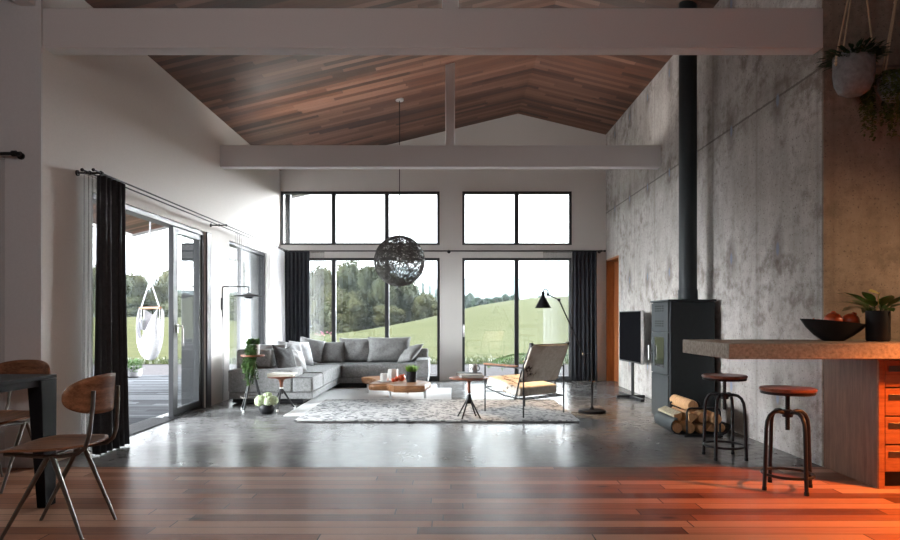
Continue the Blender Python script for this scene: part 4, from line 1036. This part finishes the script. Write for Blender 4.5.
# bowl of pomegranates
P = Vector((2.67, 4.46, CT1))
t = thing('fruit_bowl', 'wide black bowl of red fruit on the stone countertop', 'bowl', P)
m = MB(); out = []
for (r_, z) in [(.0, .0), (.06, .0), (.075, .004), (.13, .04), (.18, .085), (.214, .128), (.218, .134), (.208, .130), (.172, .09), (.12, .05), (.06, .022), (.0, .02)]:
    out.append([(max(r_, .0005)*math.cos(2*PI*k/40), .72*max(r_, .0005)*math.sin(2*PI*k/40), z+.022*(r_/.218)**3*math.cos(2*PI*k/40+PI)) for k in range(40)])
m.rings(out); m.build('bowl', m_blackpot, t, world=False, ang=70)
t['category'] = 'bowl'
fruit('red fruit in the middle of the black countertop bowl', P+Vector((-.005, -.01, .084)), .060, m_pome, 1.6, 'red fruits in the black bowl')
fruit('red fruit at the right in the black countertop bowl', P+Vector((.115, -.01, .086)), .056, m_pome, 1.0, 'red fruits in the black bowl')
fruit('red fruit low at the left in the black countertop bowl', P+Vector((-.105, .0, .074)), .042, m_pome, 3.0, 'red fruits in the black bowl')
# peace lily
P = Vector((2.915, 4.36, CT1))
t = thing('potted_lily', 'broad leaved plant in a black cylinder pot on the countertop', 'potted plant', P)
MB().lathe([(.0, 0), (.062, 0), (.070, .006), (.073, .016), (.073, .205), (.069, .21), (.065, .205), (.064, .185), (.0, .185)], 32).build('pot', m_blackpot, t, world=False)
MB().lathe([(.0, .184), (.063, .184), (.063, .190), (.0, .190)], 24).build('soil', m_soil, t, world=False)
m = MB(); rnd = random.Random(12)
for k in range(26):
    a = 2*PI*k/26*2.618; tl = rnd.uniform(.7, 2.2); d = Vector((math.cos(a)*tl, math.sin(a)*tl, 1)).normalized()
    st = Vector((math.cos(a)*.02, math.sin(a)*.02, .185)); q = st+d*rnd.uniform(.05, .085)
    m.tube([st, q], .0025, 5); m.leaf(q, d+Vector((0, 0, -.15)), (0, 0, 1), rnd.uniform(.16, .23), rnd.uniform(.065, .085), .42, 5)
m.build('leaves', m_leaf_lily, t, world=False, normals=False)
m = MB(); m.tube([(-.01, 0, .19), (-.03, -.06, .33)], .003, 6); m.leaf((-.03, -.06, .325), (-.75, -.3, .35), (0, -.6, 1), .085, .06, .3, 4); m.build('spathe', m_yellow, t, world=False, normals=False)
t.children[-1]['label'] = 'pale yellow bloom'

# ------------------------------------------------------------------ bar stools
def bar_stool(label, loc, rz):
    t = thing('bar_stool', label, 'stool', loc, rz, 'metal and wood stools at the counter')
    MB().lathe([(.0, .640), (.164, .640), (.171, .646), (.171, .655), (.164, .662), (.0, .664)], 44).build('seat', m_redwood, t, world=False)
    MB().lathe([(.0, .622), (.161, .622), (.165, .628), (.165, .640), (.0, .640)], 44).build('seat_ring', m_black, t, world=False)
    m = MB(); m.cyl((0, 0, .385), (0, 0, .622), .0135, n=14)
    for k in range(18): m.tube([(.0148*math.cos(2*PI*j/10), .0148*math.sin(2*PI*j/10), .40+k*.012) for j in range(10)], .0022, 4, True)
    m.build('screw_post', m_black, t, world=False)
    MB().lathe([(.0, .470), (.030, .470), (.034, .478), (.034, .512), (.022, .52), (.0, .52)], 18).build('hub', m_black, t, world=False)
    for k in range(4):
        a = PI/2*k+.12; c, s_ = math.cos(a), math.sin(a)
        pr = [(.025, .497), (.07, .508), (.105, .503), (.132, .482), (.150, .445), (.156, .40), (.170, .012)]
        l = MB().tube([(c*x, s_*x, z) for x, z in pr], .0125, 10).build('leg', m_black, t, world=False, ang=60)
        MB().cyl((c*.1703, s_*.1703, 0), (c*.169, s_*.169, .022), .0145, n=12).build('foot', m_blackpot, l, world=False)
    MB().tube([(.152*math.cos(2*PI*j/40), .152*math.sin(2*PI*j/40), .100) for j in range(40)], .0095, 8, True).build('foot_ring', m_black, t, world=False)
    return t
s1 = bar_stool('nearer round bar stool, in front of the walnut cabinet', (2.207, 4.185, 0), R(4))
s2 = dup(s1, (2.20, 5.13, 0), R(38), 'farther round bar stool, beside the log holder')

# ------------------------------------------------------------------ hanging planters
def planter(label, P, rad, h, ztop, seed, tall=True):
    t = thing('hanging_planter', label, 'hanging planter', P)
    MB().lathe([(.0, 0), (rad*.45, .004), (rad*.75, .03), (rad*.93, .085), (rad, .16), (rad*.99, h), (rad*.93, h), (rad*.93, .17), (rad*.5, h*.72), (.0, h*.72)], 40).build('pot', m_greypot, t, world=False)
    return t
P = Vector((2.775, 4.40, 2.645))
t = planter('grey bowl planter hanging on beaded cords at the upper right', P, .128, .275, 4.4, 1)
t['group'] = 'hanging planters in the corner'
apex = Vector((.03, -.02, 1.05))
for k, a in enumerate((R(185), R(-8), R(95))):
    e = Vector((.130*math.cos(a), .130*math.sin(a), .25))
    rp = MB().tube([e+Vector((0, 0, -.05)), e, e.lerp(apex, .5), apex], .0065, 6).build('cord', m_rope, t, world=False)
    m = MB(); d = (apex-e).normalized()
    for j in range(4): m.ball(e+Vector((0, 0, -.03))+d*(.022*j), .012, 10, 6)
    m.build('beads', m_bead, rp, world=False)
MB().tube([apex, (.03, -.02, roof(P.x+.03)-P.z+.02)], .006, 6).build('hanger', m_rope, t, world=False)
m = MB(); rnd = random.Random(31)
for k in range(420):
    a = rnd.uniform(0, 2*PI); r_ = .115*math.sqrt(rnd.random()); tl = rnd.uniform(.1, 1.3)
    st = Vector((math.cos(a)*r_, math.sin(a)*r_, .22)); d = Vector((math.cos(a)*tl, math.sin(a)*tl, 1)).normalized(); q = st+d*rnd.uniform(.02, .09)
    m.leaf(q, d+Vector((math.cos(a)*.6, math.sin(a)*.6, rnd.uniform(-.9, .2))), (0, 0, 1), rnd.uniform(.04, .085), rnd.uniform(.012, .022), .35)
m.build('foliage', m_leaf_dark, t, world=False, normals=False)
P = Vector((3.14, 4.50, 2.64))
t = planter('dark planter with cascading ivy at the right picture edge', P, .12, .17, 4.4, 2)
t['group'] = 'hanging planters in the corner'
apex = Vector((.02, -.02, .92))
for a in (R(200), R(20), R(110)):
    e = Vector((.122*math.cos(a), .122*math.sin(a), .15))
    rp = MB().tube([e, e.lerp(apex, .5), apex], .0065, 6).build('cord', m_rope, t, world=False)
    m = MB(); d = (apex-e).normalized()
    for j in range(4): m.ball(e.lerp(apex, .72)+d*(.022*j), .012, 10, 6)
    m.build('beads', m_bead, rp, world=False)
MB().tube([apex, (.02, -.02, roof(P.x+.02)-P.z+.02)], .006, 6).build('hanger', m_rope, t, world=False)
m = MB(); rnd = random.Random(32)
for k in range(80):
    a = rnd.uniform(0, 2*PI); r0 = rnd.uniform(.06, .125); pos = Vector((math.cos(a)*r0*.6, math.sin(a)*r0*.6, .16)); ln = rnd.uniform(.2, .66)*(1.0 if math.cos(a) > -.4 else .7)
    if math.sin(a) > .3: ln *= .6
    n_ = int(ln/.016)+6
    for s_ in range(n_):
        if s_ < 6: pos = pos+Vector((math.cos(a)*.022, math.sin(a)*.022, .012-.004*s_))
        else: pos = pos+Vector((rnd.uniform(-.007, .007), rnd.uniform(-.007, .007), -.016))
        pos.y = min(pos.y, .22)
        for w in range(2):
            b = rnd.uniform(0, 2*PI); m.leaf(pos, (math.cos(b), math.sin(b), -.4), (0, 0, 1), rnd.uniform(.018, .034), rnd.uniform(.014, .022), .25)
m.build('foliage', m_leaf_hang, t, world=False, normals=False)

# ------------------------------------------------------------------ dining table and chairs
t = thing('dining_table', 'black dining table cut off by the left picture edge', 'table', (-3.0, 3.35, 0))
TX, TY0, TY1, TZ = -2.37, 2.75, 3.86, .778
B(-4.3, TX, TY0, TY1, TZ-.022, TZ).build('tabletop', m_table, t, bevel=.003)
m = MB(); m.prism([(TX-1.88, TZ-.024), (TX-.012, TZ-.024), (TX-.05, TZ-.075), (TX-1.88, TZ-.075)], TY0+.02, TY0+.045, 'Y'); m.prism([(TX-1.88, TZ-.024), (TX-.012, TZ-.024), (TX-.05, TZ-.075), (TX-1.88, TZ-.075)], TY1-.045, TY1-.02, 'Y')
m.prism([(TY0+.046, TZ-.024), (TY1-.046, TZ-.024), (TY1-.046, TZ-.06), (TY0+.046, TZ-.06)], TX-.04, TX-.015, 'X')
m.build('apron', m_table, t)
for cx in (TX, -4.3):
    for cy, s_ in ((TY1, -1), (TY0, 1)):
        d = -1 if cx == TX else 1
        tp = [(cx, cy), (cx+d*.085, cy), (cx+d*.085, cy+s_*.15), (cx, cy+s_*.15)]
        bt = [(cx+d*.004, cy+s_*.004), (cx+d*.055, cy+s_*.004), (cx+d*.055, cy+s_*.105), (cx+d*.004, cy+s_*.105)]
        m = MB(); m.rings([[(x, y, 0.0) for x, y in bt], [(x, y, TZ-.024) for x, y in tp]]); m.build('leg', m_table, t, bevel=.004)

def ply(name, t, mat, fn, nu, nv, th, **kw):
    m = MB(); g = [[m.bm.verts.new(fn(i/nu, j/nv)) for j in range(nv+1)] for i in range(nu+1)]
    for i in range(nu):
        for j in range(nv): m.bm.faces.new((g[i][j], g[i+1][j], g[i+1][j+1], g[i][j+1]))
    bmesh.ops.recalc_face_normals(m.bm, faces=m.bm.faces)
    return m.build(name, mat, t, world=False, ang=60, solid=th, normals=False, **kw)
def se(u, v, p):            # unit square to superellipse disc
    a, b = 2*u-1, 2*v-1
    if abs(a) < 1e-6 and abs(b) < 1e-6: return 0, 0
    mx = max(abs(a), abs(b)); k = (abs(a/mx)**p+abs(b/mx)**p)**(1/p); return a/k, b/k
def dining_chair(label, loc, rz):
    # local: the sitter faces -X, backrest on +X
    t = thing('dining_chair', label, 'chair', loc, rz, 'walnut dining chairs')
    def seat(u, v):
        a, b = se(u, v, 3.4); x = .225*a-.02; y = .215*b*(1-.10*max(0, a))
        z = .446+.014*(b*b)+.018*max(0, a)**2-.03*max(0, -a-.35)**1.6
        return (x, y, z)
    ply('seat', t, m_walnut_x, seat, 18, 16, .012)
    def back(u, v):
        a, b = se(u, v, 2.5); y = .237*a; z = .722+.101*b
        x = .245-.105*a*a+.05*(z-.70)
        return (x, y, z)
    ply('backrest', t, m_walnut, back, 20, 12, .011)
    for s_ in (-1, 1):
        y0 = s_*.165
        for xf in (-.20, .205):
            MB().tube([(.02 if xf < 0 else .045, s_*.145, .415), (xf, y0*1.03, .0)], [.0135, .0085], 8, flat=(1, 1)).build('leg', m_gunmetal, t, world=False)
        MB().tube([(-.19, s_*.15, .432), (-.10, s_*.147, .425), (.02, s_*.145, .416), (.10, s_*.145, .420), (.17, s_*.145, .432), (.205, s_*.145, .46), (.222, s_*.142, .51), (.236, s_*.132, .66), (.238, s_*.128, .745)], .0105, 8).build('side_rail', m_gunmetal, t, world=False)
    m = MB(); m.tube([(.03, -.145, .417), (.03, .145, .417)], .010, 8); m.tube([(-.15, -.148, .428), (-.15, .148, .428)], .008, 8); m.build('cross_bar', m_gunmetal, t, world=False)
    m = MB()
    for s_ in (-1, 1): m.ball((.234, s_*.128, .735), .008, 8, 6); m.ball((-.10, s_*.12, .452), .007, 8, 6); m.ball((.10, s_*.12, .452), .007, 8, 6)
    m.build('rivets', m_gunmetal, t, world=False)
    return t
c1 = dining_chair('walnut dining chair in full view at the lower left', (-2.05, 3.365, 0), R(2))
c2 = dup(c1, (-3.0, 4.28, 0), R(84), 'walnut dining chair half hidden behind the black table')

# ------------------------------------------------------------------ outdoors
struct(B(-7.4, XL-TL, YF+.28, 12.9, -.14, -.02), 'deck_floor', m_deck, 'weathered grey timber deck outside the left door', 'deck', smooth=False)
struct(B(-60, 40, 5.0, 18.2, -.30, -.16), 'gravel', m_gravel, 'pale gravel strip between house and meadow', 'gravel', smooth=False)
o = struct(B(-3.42, -3.26, 13.05, 13.2, -.3, roof(-3.34)), 'trim_7', m_frame, 'dark roof post outside the upper left window', 'post', bevel=.004)
prof = [(-700, 322), (-200, 320), (60, 317), (120, 317), (200, 317.5), (240, 322), (280, 331), (335, 334.5), (360, 331.5), (385, 327), (410, 322), (440, 315), (465, 308), (490, 303.5), (513, 300), (545, 297), (600, 295), (800, 296), (1300, 305)]
def prof_y(x):
    for (x0, y0), (x1, y1) in zip(prof, prof[1:]):
        if x0 <= x <= x1:
            t = (x-x0)/(x1-x0); return y0+(y1-y0)*t
    return prof[0][1] if x < prof[0][0] else prof[-1][1]
YCR = 75.0
def ground(x, y):
    ix = 450+x*F/YCR; c = prof_y(ix); zc_ = H-(c-HY)*YCR/F
    t = min(1, max(0, (y-18)/(YCR-18))); s_ = t*t*(3-2*t)*.55+t*.45
    z = -.15+s_*(zc_+.15)+.06*mnoise.noise(Vector((x*.1, y*.12, 0)))*t*4*(1-t*.8)
    if y > YCR: z -= (y-YCR)*.03
    return z
m = MB(); ys = [17.9+(i/46)**1.7*150 for i in range(47)]; xs = [-170+i*3.4 for i in range(101)]
g = [[m.bm.verts.new((x, y, ground(x, y))) for x in xs] for y in ys]
for j in range(len(ys)-1):
    for i in range(len(xs)-1): m.bm.faces.new((g[j][i], g[j][i+1], g[j+1][i+1], g[j+1][i]))
struct(m, 'meadow', m_field, 'sloping green meadow beyond the windows', 'meadow', ang=180)
m = MB(); rnd = random.Random(41)
for k in range(10000):
    x = rnd.uniform(-12, 6); y = 17.8+abs(rnd.gauss(0, 1))*1.0; a = rnd.uniform(0, 2*PI); h_ = rnd.uniform(.07, .16)
    m.leaf((x, y, ground(x, y)-.02), (math.cos(a)*.35, math.sin(a)*.35, 1), (math.sin(a), -math.cos(a), 0), h_, .018, .3)
tag(m.build('grass_edge', m_grass, normals=False), 'longer grass fringe where the meadow meets the gravel', 'grass', kind='stuff')
# mountains
def ridge(name, label, Y, fn, mat, depth, seed, x0, x1, n=90):
    m = MB(); g = []
    for j in range(7):
        t = j/6; row = []
        for i in range(n+1):
            ix = x0+(x1-x0)*i/n; X = (ix-450)*Y/F
            hz_ = H-(fn(ix)-HY)*Y/F; hn = mnoise.fractal(Vector((ix*.05+seed, t*2, seed)), 1.0, 2.0, 5)*Y*.006
            k = 1-(1-t)**1.5
            row.append(m.bm.verts.new((X+mnoise.noise(Vector((ix*.07, t*3, 4)))*Y*.01, Y-depth*(1-t), -12+(hz_+12)*k+hn*(.4+.6*t))))
        g.append(row)
    back = [m.bm.verts.new((v.co.x, Y+depth, -12)) for v in g[-1]]; g.append(back)
    for j in range(len(g)-1):
        for i in range(n): m.bm.faces.new((g[j][i], g[j][i+1], g[j+1][i+1], g[j+1][i]))
    struct(m, name, mat, label, 'mountain', ang=180)
def lin(tab):
    def f(x):
        for (a, b), (c, d) in zip(tab, tab[1:]):
            if a <= x <= c: return b+(d-b)*(x-a)/(c-a)
        return tab[0][1] if x < tab[0][0] else tab[-1][1]
    return f
ridge('mountain', 'pale hazy mountain ridge on the horizon behind the meadow', 950, lin([(-600, 280), (100, 282), (330, 280), (410, 266), (425, 272), (440, 283), (467, 280), (480, 274), (492, 272), (508, 276), (527, 282), (545, 289), (600, 292), (1300, 290)]), m_mount, 330, 2.3, -600, 1500, 150)

hz = MB(); hz.box(-1600, 1600, 45, 1700, -25, 60)
mh = bpy.data.materials.new('valley_haze'); mh.use_nodes = True; nh = mh.node_tree; nh.nodes.clear()
oh = nh.nodes.new('ShaderNodeOutputMaterial'); vs = nh.nodes.new('ShaderNodeVolumeScatter'); vs.inputs['Color'].default_value = (.34, .385, .40, 1); vs.inputs['Density'].default_value = .0010
nh.links.new(vs.outputs[0], oh.inputs['Volume'])
tag(hz.build('valley_haze', mh, smooth=False), 'thin pale haze lying over the distant valley', 'haze', kind='stuff')
# trees
def tree_mesh(seed, kind):
    rnd = random.Random(seed); m = MB()
    if kind == 'conifer':
        for k in range(1500):
            t = rnd.random()**.8; r_ = (1-t)*.22+.012; a = rnd.uniform(0, 2*PI); rr = r_*math.sqrt(rnd.random())*(.75+.25*math.sin(t*46))
            m.leaf((math.cos(a)*rr, math.sin(a)*rr, .05+t*.95), (math.cos(a), math.sin(a), -.35), (0, 0, 1), .06, .03, .2)
        return m
    blobs = []
    for k in range(15):
        a = rnd.uniform(0, 2*PI); zz = rnd.uniform(.22, .82); rr = .36*math.sqrt(max(.05, 1-((zz-.5)/.5)**2))*rnd.uniform(.4, 1)
        blobs.append((Vector((math.cos(a)*rr, math.sin(a)*rr, zz)), rnd.uniform(.13, .21)))
    blobs.append((Vector((0, 0, .55)), .33)); blobs.append((Vector((0, 0, .80)), .17)); blobs.append((Vector((.05, 0, .25)), .25))
    for c, r_ in blobs:
        n_ = int(4200*r_*r_*2)
        for k in range(n_):
            d = Vector((rnd.gauss(0, 1), rnd.gauss(0, 1), rnd.gauss(0, 1)+.25)).normalized()
            p_ = c+d*r_*rnd.uniform(.78, 1.06); e = Vector((rnd.gauss(0, 1), rnd.gauss(0, 1), rnd.gauss(0, 1)))+d*.7
            m.leaf(p_, e, d, rnd.uniform(.035, .06), rnd.uniform(.026, .042), .2, 1)
    for c, r_ in blobs: m.ball(c, r_*.86, 9, 7, lambda d: 1+.1*mnoise.noise(d*3+c*9))
    return m
protos = {}
def tree(label, kind, ix, ytop, Y, wpx, mat_i, seed, group):
    X = (ix-450)*Y/F; zg = ground(X, Y); top = H-(ytop-HY)*Y/F; h_ = top-zg; w_ = wpx*Y/F
    key = (kind, seed % 4, mat_i)
    if key not in protos:
        me = tree_mesh(100+seed % 4, kind).build('crown', m_tree[mat_i], normals=False, ang=180)
        tr = MB().tube([(0, 0, -.03), (.01, 0, .2), (0, .01, .5)], [.03, .02, .012], 7).build('trunk', m_trunk)
        protos[key] = (me.data, tr.data); bpy.data.objects.remove(me); bpy.data.objects.remove(tr)
    t = thing('tree', label, 'tree', (X, Y, zg-.1), random.Random(seed).uniform(0, 6), group)
    sx = w_/(.74 if kind == 'conifer' and False else (.44 if kind == 'conifer' else 1.0))
    for nm, me in (('crown', protos[key][0]), ('trunk', protos[key][1])):
        o = bpy.data.objects.new(nm, me); COL.objects.link(o); o.parent = t
    t.scale = (sx, sx, h_*1.16); t.location.z = zg-.16*h_
    return t
G = 'trees along the meadow'
spec = [
 # ix, ytop, Y, wpx, mat, label
 (326, 266, 84, 46, 1, 'tree crown behind the sheer strip at the back window'),
 (352, 259, 88, 52, 0, 'tallest round tree behind the back window'),
 (378, 263, 80, 48, 0, 'round tree left of the ball pendant'),
 (352, 290, 78, 60, 1, 'lower leafy tree in front of the tallest one'),
 (402, 277, 82, 44, 0, 'tree standing below the ball pendant'),
 (424, 292, 80, 34, 1, 'light green tree right of the pendant'),
 (440, 300, 79, 28, 1, 'low tree at the right edge of the back window'),
 (392, 305, 77, 42, 1, 'low pale tree at the hill foot below the pendant'),
 (330, 300, 79, 44, 0, 'low tree at the left foot of the hill'),
 (300, 268, 90, 60, 2, 'tree hidden behind the dark back curtain'),
 (130, 272, 98, 44, 1, 'tree behind the hanging chair, left of the rope'),
 (112, 266, 92, 48, 0, 'tree at the left edge of the open door'),
 (156, 283, 94, 36, 1, 'low tree behind the hanging chair ropes'),
 (172, 268, 100, 46, 1, 'round tree right of the hanging chair'),
 (196, 263, 96, 46, 0, 'tall tree seen through the sliding glass leaf'),
 (222, 258, 92, 46, 0, 'tall tree behind the left wall pier'),
 (248, 258, 90, 50, 1, 'tree behind the wall lamp shade'),
 (268, 276, 86, 44, 0, 'tree at the right of the narrow left window'),
 (140, 296, 90, 50, 0, 'bushy tree behind the hammock bar'),
 (186, 292, 90, 56, 0, 'bushy tree low behind the sliding glass leaf'),
 (236, 296, 86, 44, 0, 'bushy tree low in the narrow left window'),
]
for i, (ix, yt, Y, w_, mi, lab) in enumerate(spec): tree(lab, 'round', ix, yt, Y, w_, mi, i, G)
for i, (ix, yt, Y, w_) in enumerate([(462, 294, 120, 22), (470, 293, 126, 20), (478, 297, 118, 22), (487, 297, 122, 18), (496, 296, 116, 20), (505, 294, 120, 18), (513, 294, 118, 17), (540, 295, 125, 16), (531, 297, 122, 14)]):
    tree(['far left tree of the hedge line on the hilltop', 'second tree of the hilltop hedge line', 'third tree of the hilltop hedge line', 'middle tree of the hilltop hedge line', 'fifth tree of the hilltop hedge line', 'tree left of the lower right mullion on the hilltop', 'tree beside the lower right mullion on the hilltop', 'hilltop tree behind the cone lamp shade', 'small hilltop tree left of the lamp shade'][i], 'round', ix, yt, Y, w_, 2, 30+i, 'hilltop hedge trees')
for i, (ix, yt, w_) in enumerate([(416, 284, 8), (423, 281, 8), (430, 285, 8), (436, 288, 7), (411, 289, 8)]):
    tree(['leftmost but one distant fir right of the pendant', 'tallest distant fir right of the pendant', 'middle distant fir right of the pendant', 'rightmost distant fir at the window edge', 'leftmost distant fir beside the pendant'][i], 'conifer', ix, yt, 190, w_, 2, 40+i, 'distant firs')

# hammock chair on the deck
P = Vector((-4.45, 9.5, 0)); zt = roof(P.x); hz_ = lambda y: H-(y-319)*9.5/640
zt -= .004
t = thing('hammock_chair', 'white hanging hammock chair over the deck', 'hanging chair', (P.x, P.y, zt), R(-38))
HW = .275; zb = hz_(308)-zt; za = hz_(281)-zt; zs_ = hz_(360)-zt
MB().tube([(0, 0, 0), (0, 0, za)], .012, 8).build('rope', m_white_net, t, world=False)
MB().tube([(-HW-.03, 0, zb), (HW+.03, 0, zb)], .018, 10).build('spreader_bar', m_walnut_x, t, world=False)
m = MB()
for s_ in (-1, 1): m.tube([(0, 0, za+.02), (s_*HW, 0, zb)], .010, 8)
m.build('ropes', m_white_net, t, world=False)
def sling(u, v):
    a = 2*u-1; zz = zb-.01+(zs_-zb)*(1-abs(2*v-1)**2.2)*(1-.30*abs(a)**2)
    y = (v-.5)*(.62)*(1-abs(2*v-1)**3)*1.2
    x = a*HW*(1-.35*(1-abs(2*v-1)**2)*abs(a)**.5*.3)
    return (x, y, zz if 0 < v < 1 else zb-.01)
def sling2(u, v):          # deep bag: front edge low, back edge up to the bar
    a = 2*u-1; s_ = v
    dep = (zs_-zb)
    z_ = zb+dep*(math.sin(PI*min(1, s_*.92))**.8)*(1-.22*a*a) if s_ > .04 else zb
    edge = zb+dep*(.62-.62*abs(a)**1.6)
    if s_ < .5: z_ = zb+dep*s_*2*(.62-.62*abs(a)**1.6) if False else min(edge, zb+dep*(1-(1-s_*2)**2)*1.0) if s_*2 > 0 else edge
    y = -.30*math.sin(PI*s_)+.12*(s_ > .5)*(s_-.5)
    return (a*HW*(1-.12*math.sin(PI*s_)), y, z_)
def bag(u, v):
    a = 2*u-1; th = v*PI          # v: 0 front lip, 1 back lip at the bar
    dep = zs_-zb
    lipf = zb+dep*.60*(1-abs(a)**1.8); lipb = zb+dep*.22*(1-abs(a)**1.8)
    lip = lipf*(1-v)+lipb*v
    z_ = lip+(zs_+(-dep*.10)*abs(a)**2-lip)*math.sin(th)**.7*(1-.35*abs(a)**3)
    y = -.15*math.cos(th)*(1-abs(a)**3*.8)
    return (a*HW*(1-.1*math.sin(th)), y, z_)
ply('sling_seat', t, m_white_net, bag, 18, 18, .010)
m = MB()
for s_ in (-1, 1): m.tube([(s_*HW, 0, zb), (s_*HW, 0, zb-.16)], .006, 6); m.lathe([(.0, -.33), (.030, -.33), (.02, -.17), (.0, -.16)], 10, (s_*HW, 0, zb))
m.build('tassels', m_white_net, t, world=False)
# planter bowl on the deck
P = fl(132.5, 377.5, -.02); P.z = -.02
t = thing('planter_bowl', 'grey bowl planter with a green shrub on the deck', 'potted plant', P)
MB().lathe([(.0, 0), (.10, 0), (.16, .03), (.175, .10), (.18, .17), (.165, .17), (.16, .13), (.0, .13)], 28).build('pot', m_greypot, t, world=False)
m = MB(); rnd = random.Random(51)
for k in range(420):
    a = rnd.uniform(0, 2*PI); r_ = .15*math.sqrt(rnd.random()); h_ = rnd.uniform(.13, .33)
    m.leaf((math.cos(a)*r_*1.1, math.sin(a)*r_*1.1, h_), (math.cos(a), math.sin(a), rnd.uniform(-.2, 1)), (0, 0, 1), rnd.uniform(.05, .09), .03, .2)
m.build('foliage', m_leaf, t, world=False, normals=False)
# arching palm outside behind the armchair
P = Vector((2.0, 13.3, -.16))
t = thing('palm_plant', 'arching palm fronds outside the glazed door behind the armchair', 'palm', P)
m = MB(); rnd = random.Random(61)
for k in range(13):
    a = R(110+k*27)+rnd.uniform(-.2, .2); pos = Vector((0, 0, .25)); d = Vector((math.cos(a)*.6, math.sin(a)*.6, 1)).normalized(); path = [pos.copy()]
    for s_ in range(20):
        d = (d+Vector((math.cos(a)*.06, math.sin(a)*.06, -.085))).normalized(); pos = pos+d*.066; path.append(pos.copy())
        sd = d.cross(Vector((0, 0, 1))).normalized()
        for q in (-1, 1):
            if s_ > 3: m.leaf(pos, sd*q+d*.7+Vector((0, 0, -.2)), (0, 0, 1), .19*(1-.5*abs(s_-10)/12), .022, .3)
    m.tube(path, .007, 5)
m.build('fronds', m_leaf, t, world=False, normals=False)
MB().lathe([(.0, 0), (.13, 0), (.17, .28), (.15, .28), (.0, .24)], 22).build('pot', m_greypot, t, world=False)
# pink flowering shrub outside the sheer
P = Vector((-2.42, 12.4, -.16))
t = thing('flowering_shrub', 'small pink flowering plant outside behind the sofa curtain', 'shrub', P)
MB().lathe([(.0, 0), (.12, 0), (.15, .26), (.13, .26), (.0, .22)], 20).build('pot', m_greypot, t, world=False)
m = MB(); m2 = MB(); rnd = random.Random(63)
for k in range(260):
    a = rnd.uniform(0, 2*PI); r_ = .17*math.sqrt(rnd.random()); z_ = rnd.uniform(.25, 1.02); (m2 if z_ > .93 and rnd.random() < .7 else m).leaf((math.cos(a)*r_, math.sin(a)*r_, z_), (math.cos(a), math.sin(a), .4), (0, 0, 1), .07, .035, .2)
m.tube([(0, 0, .2), (0, 0, .95)], .008, 6); m.build('foliage', m_leaf, t, world=False, normals=False)
m_pink = leafmat('pink_petals', (.42, .08, .16), (.6, .2, .3)); m2.build('blossoms', m_pink, t, world=False, normals=False)

# ------------------------------------------------------------------ light
w = bpy.data.worlds.new('sky'); SC.world = w; w.use_nodes = True; nt = w.node_tree; bg = nt.nodes['Background']
tc = nt.nodes.new('ShaderNodeTexCoord'); sp = nt.nodes.new('ShaderNodeSeparateXYZ'); nt.links.new(tc.outputs['Generated'], sp.inputs[0])
c = ramp(nt, sp.outputs[2], [(.0, (.92, .96, 1.0)), (.25, (.93, .97, 1.0)), (.7, (.80, .90, 1.0))])
# two broad sky glows added out of view to light the room
def lobe(d, amp, n):
    d = Vector(d).normalized(); v = nd(nt, 'ShaderNodeVectorMath', operation='DOT_PRODUCT'); nt.links.new(tc.outputs['Generated'], v.inputs[0]); v.inputs[1].default_value = d
    return mth(nt, 'MULTIPLY', mth(nt, 'POWER', mth(nt, 'MAXIMUM', v.outputs['Value'], 0.0), n), amp)
SKY = 1.8
st = mth(nt, 'ADD', mth(nt, 'ADD', lobe((-.93, -.27, .25), 58, 14), lobe((.74, .60, .25), 90, 14)), SKY)
nt.links.new(c, bg.inputs[0]); nt.links.new(st, bg.inputs[1])
w.cycles.sampling_method = 'MANUAL'; w.cycles.sample_map_resolution = 512

def spot(name, loc, to, energy, col, size=R(70), blend=.6, rad=.05):
    l = bpy.data.lights.new(name, 'SPOT'); l.energy = energy; l.color = col; l.spot_size = size; l.spot_blend = blend; l.shadow_soft_size = rad
    o = bpy.data.objects.new(name, l); COL.objects.link(o); o.location = loc
    o.rotation_euler = (Vector(to)-Vector(loc)).to_track_quat('-Z', 'Y').to_euler(); return o
def point(name, loc, energy, col, rad=.05):
    l = bpy.data.lights.new(name, 'POINT'); l.energy = energy; l.color = col; l.shadow_soft_size = rad
    o = bpy.data.objects.new(name, l); COL.objects.link(o); o.location = loc; return o
# the bulb inside the cone shade
spot('cone_lamp_light', (1.10, 7.60, 1.255), (1.10, 7.60, 0), 34, (1, .60, .26), R(118), .35, .025)
# kitchen ceiling lamps
spot('kitchen_lamp', (3.9, 3.2, 1.65), (3.0, 3.72, 0), 340, (1, .24, .04), R(76), .7, .06)
spot('wall_washer', (4.7, 3.3, 1.9), (2.9, 4.35, .95), 75, (1, .62, .33), R(80), .9, .06)
def area(name, loc, rot, sx, sy, energy, col):
    l = bpy.data.lights.new(name, 'AREA'); l.shape = 'RECTANGLE'; l.size = sx; l.size_y = sy; l.energy = energy; l.color = col
    o = bpy.data.objects.new(name, l); COL.objects.link(o); o.location = loc; o.rotation_euler = rot; return o
# unseen fill strips added over both tie beams to brighten the ceiling
area('beam_fill_strip', (0, 8.57, 3.44), (PI, 0, 0), 5.0, .10, 18, (1, .95, .90))
area('beam_fill_strip', (0, 4.87, 3.46), (PI, 0, 0), 5.0, .10, 6, (1, .95, .90))
# added fill light, out of view, brightening the foreground
point('foreground_fill', (-1.1, 0.9, 2.5), 54, (1, .96, .93), .25)
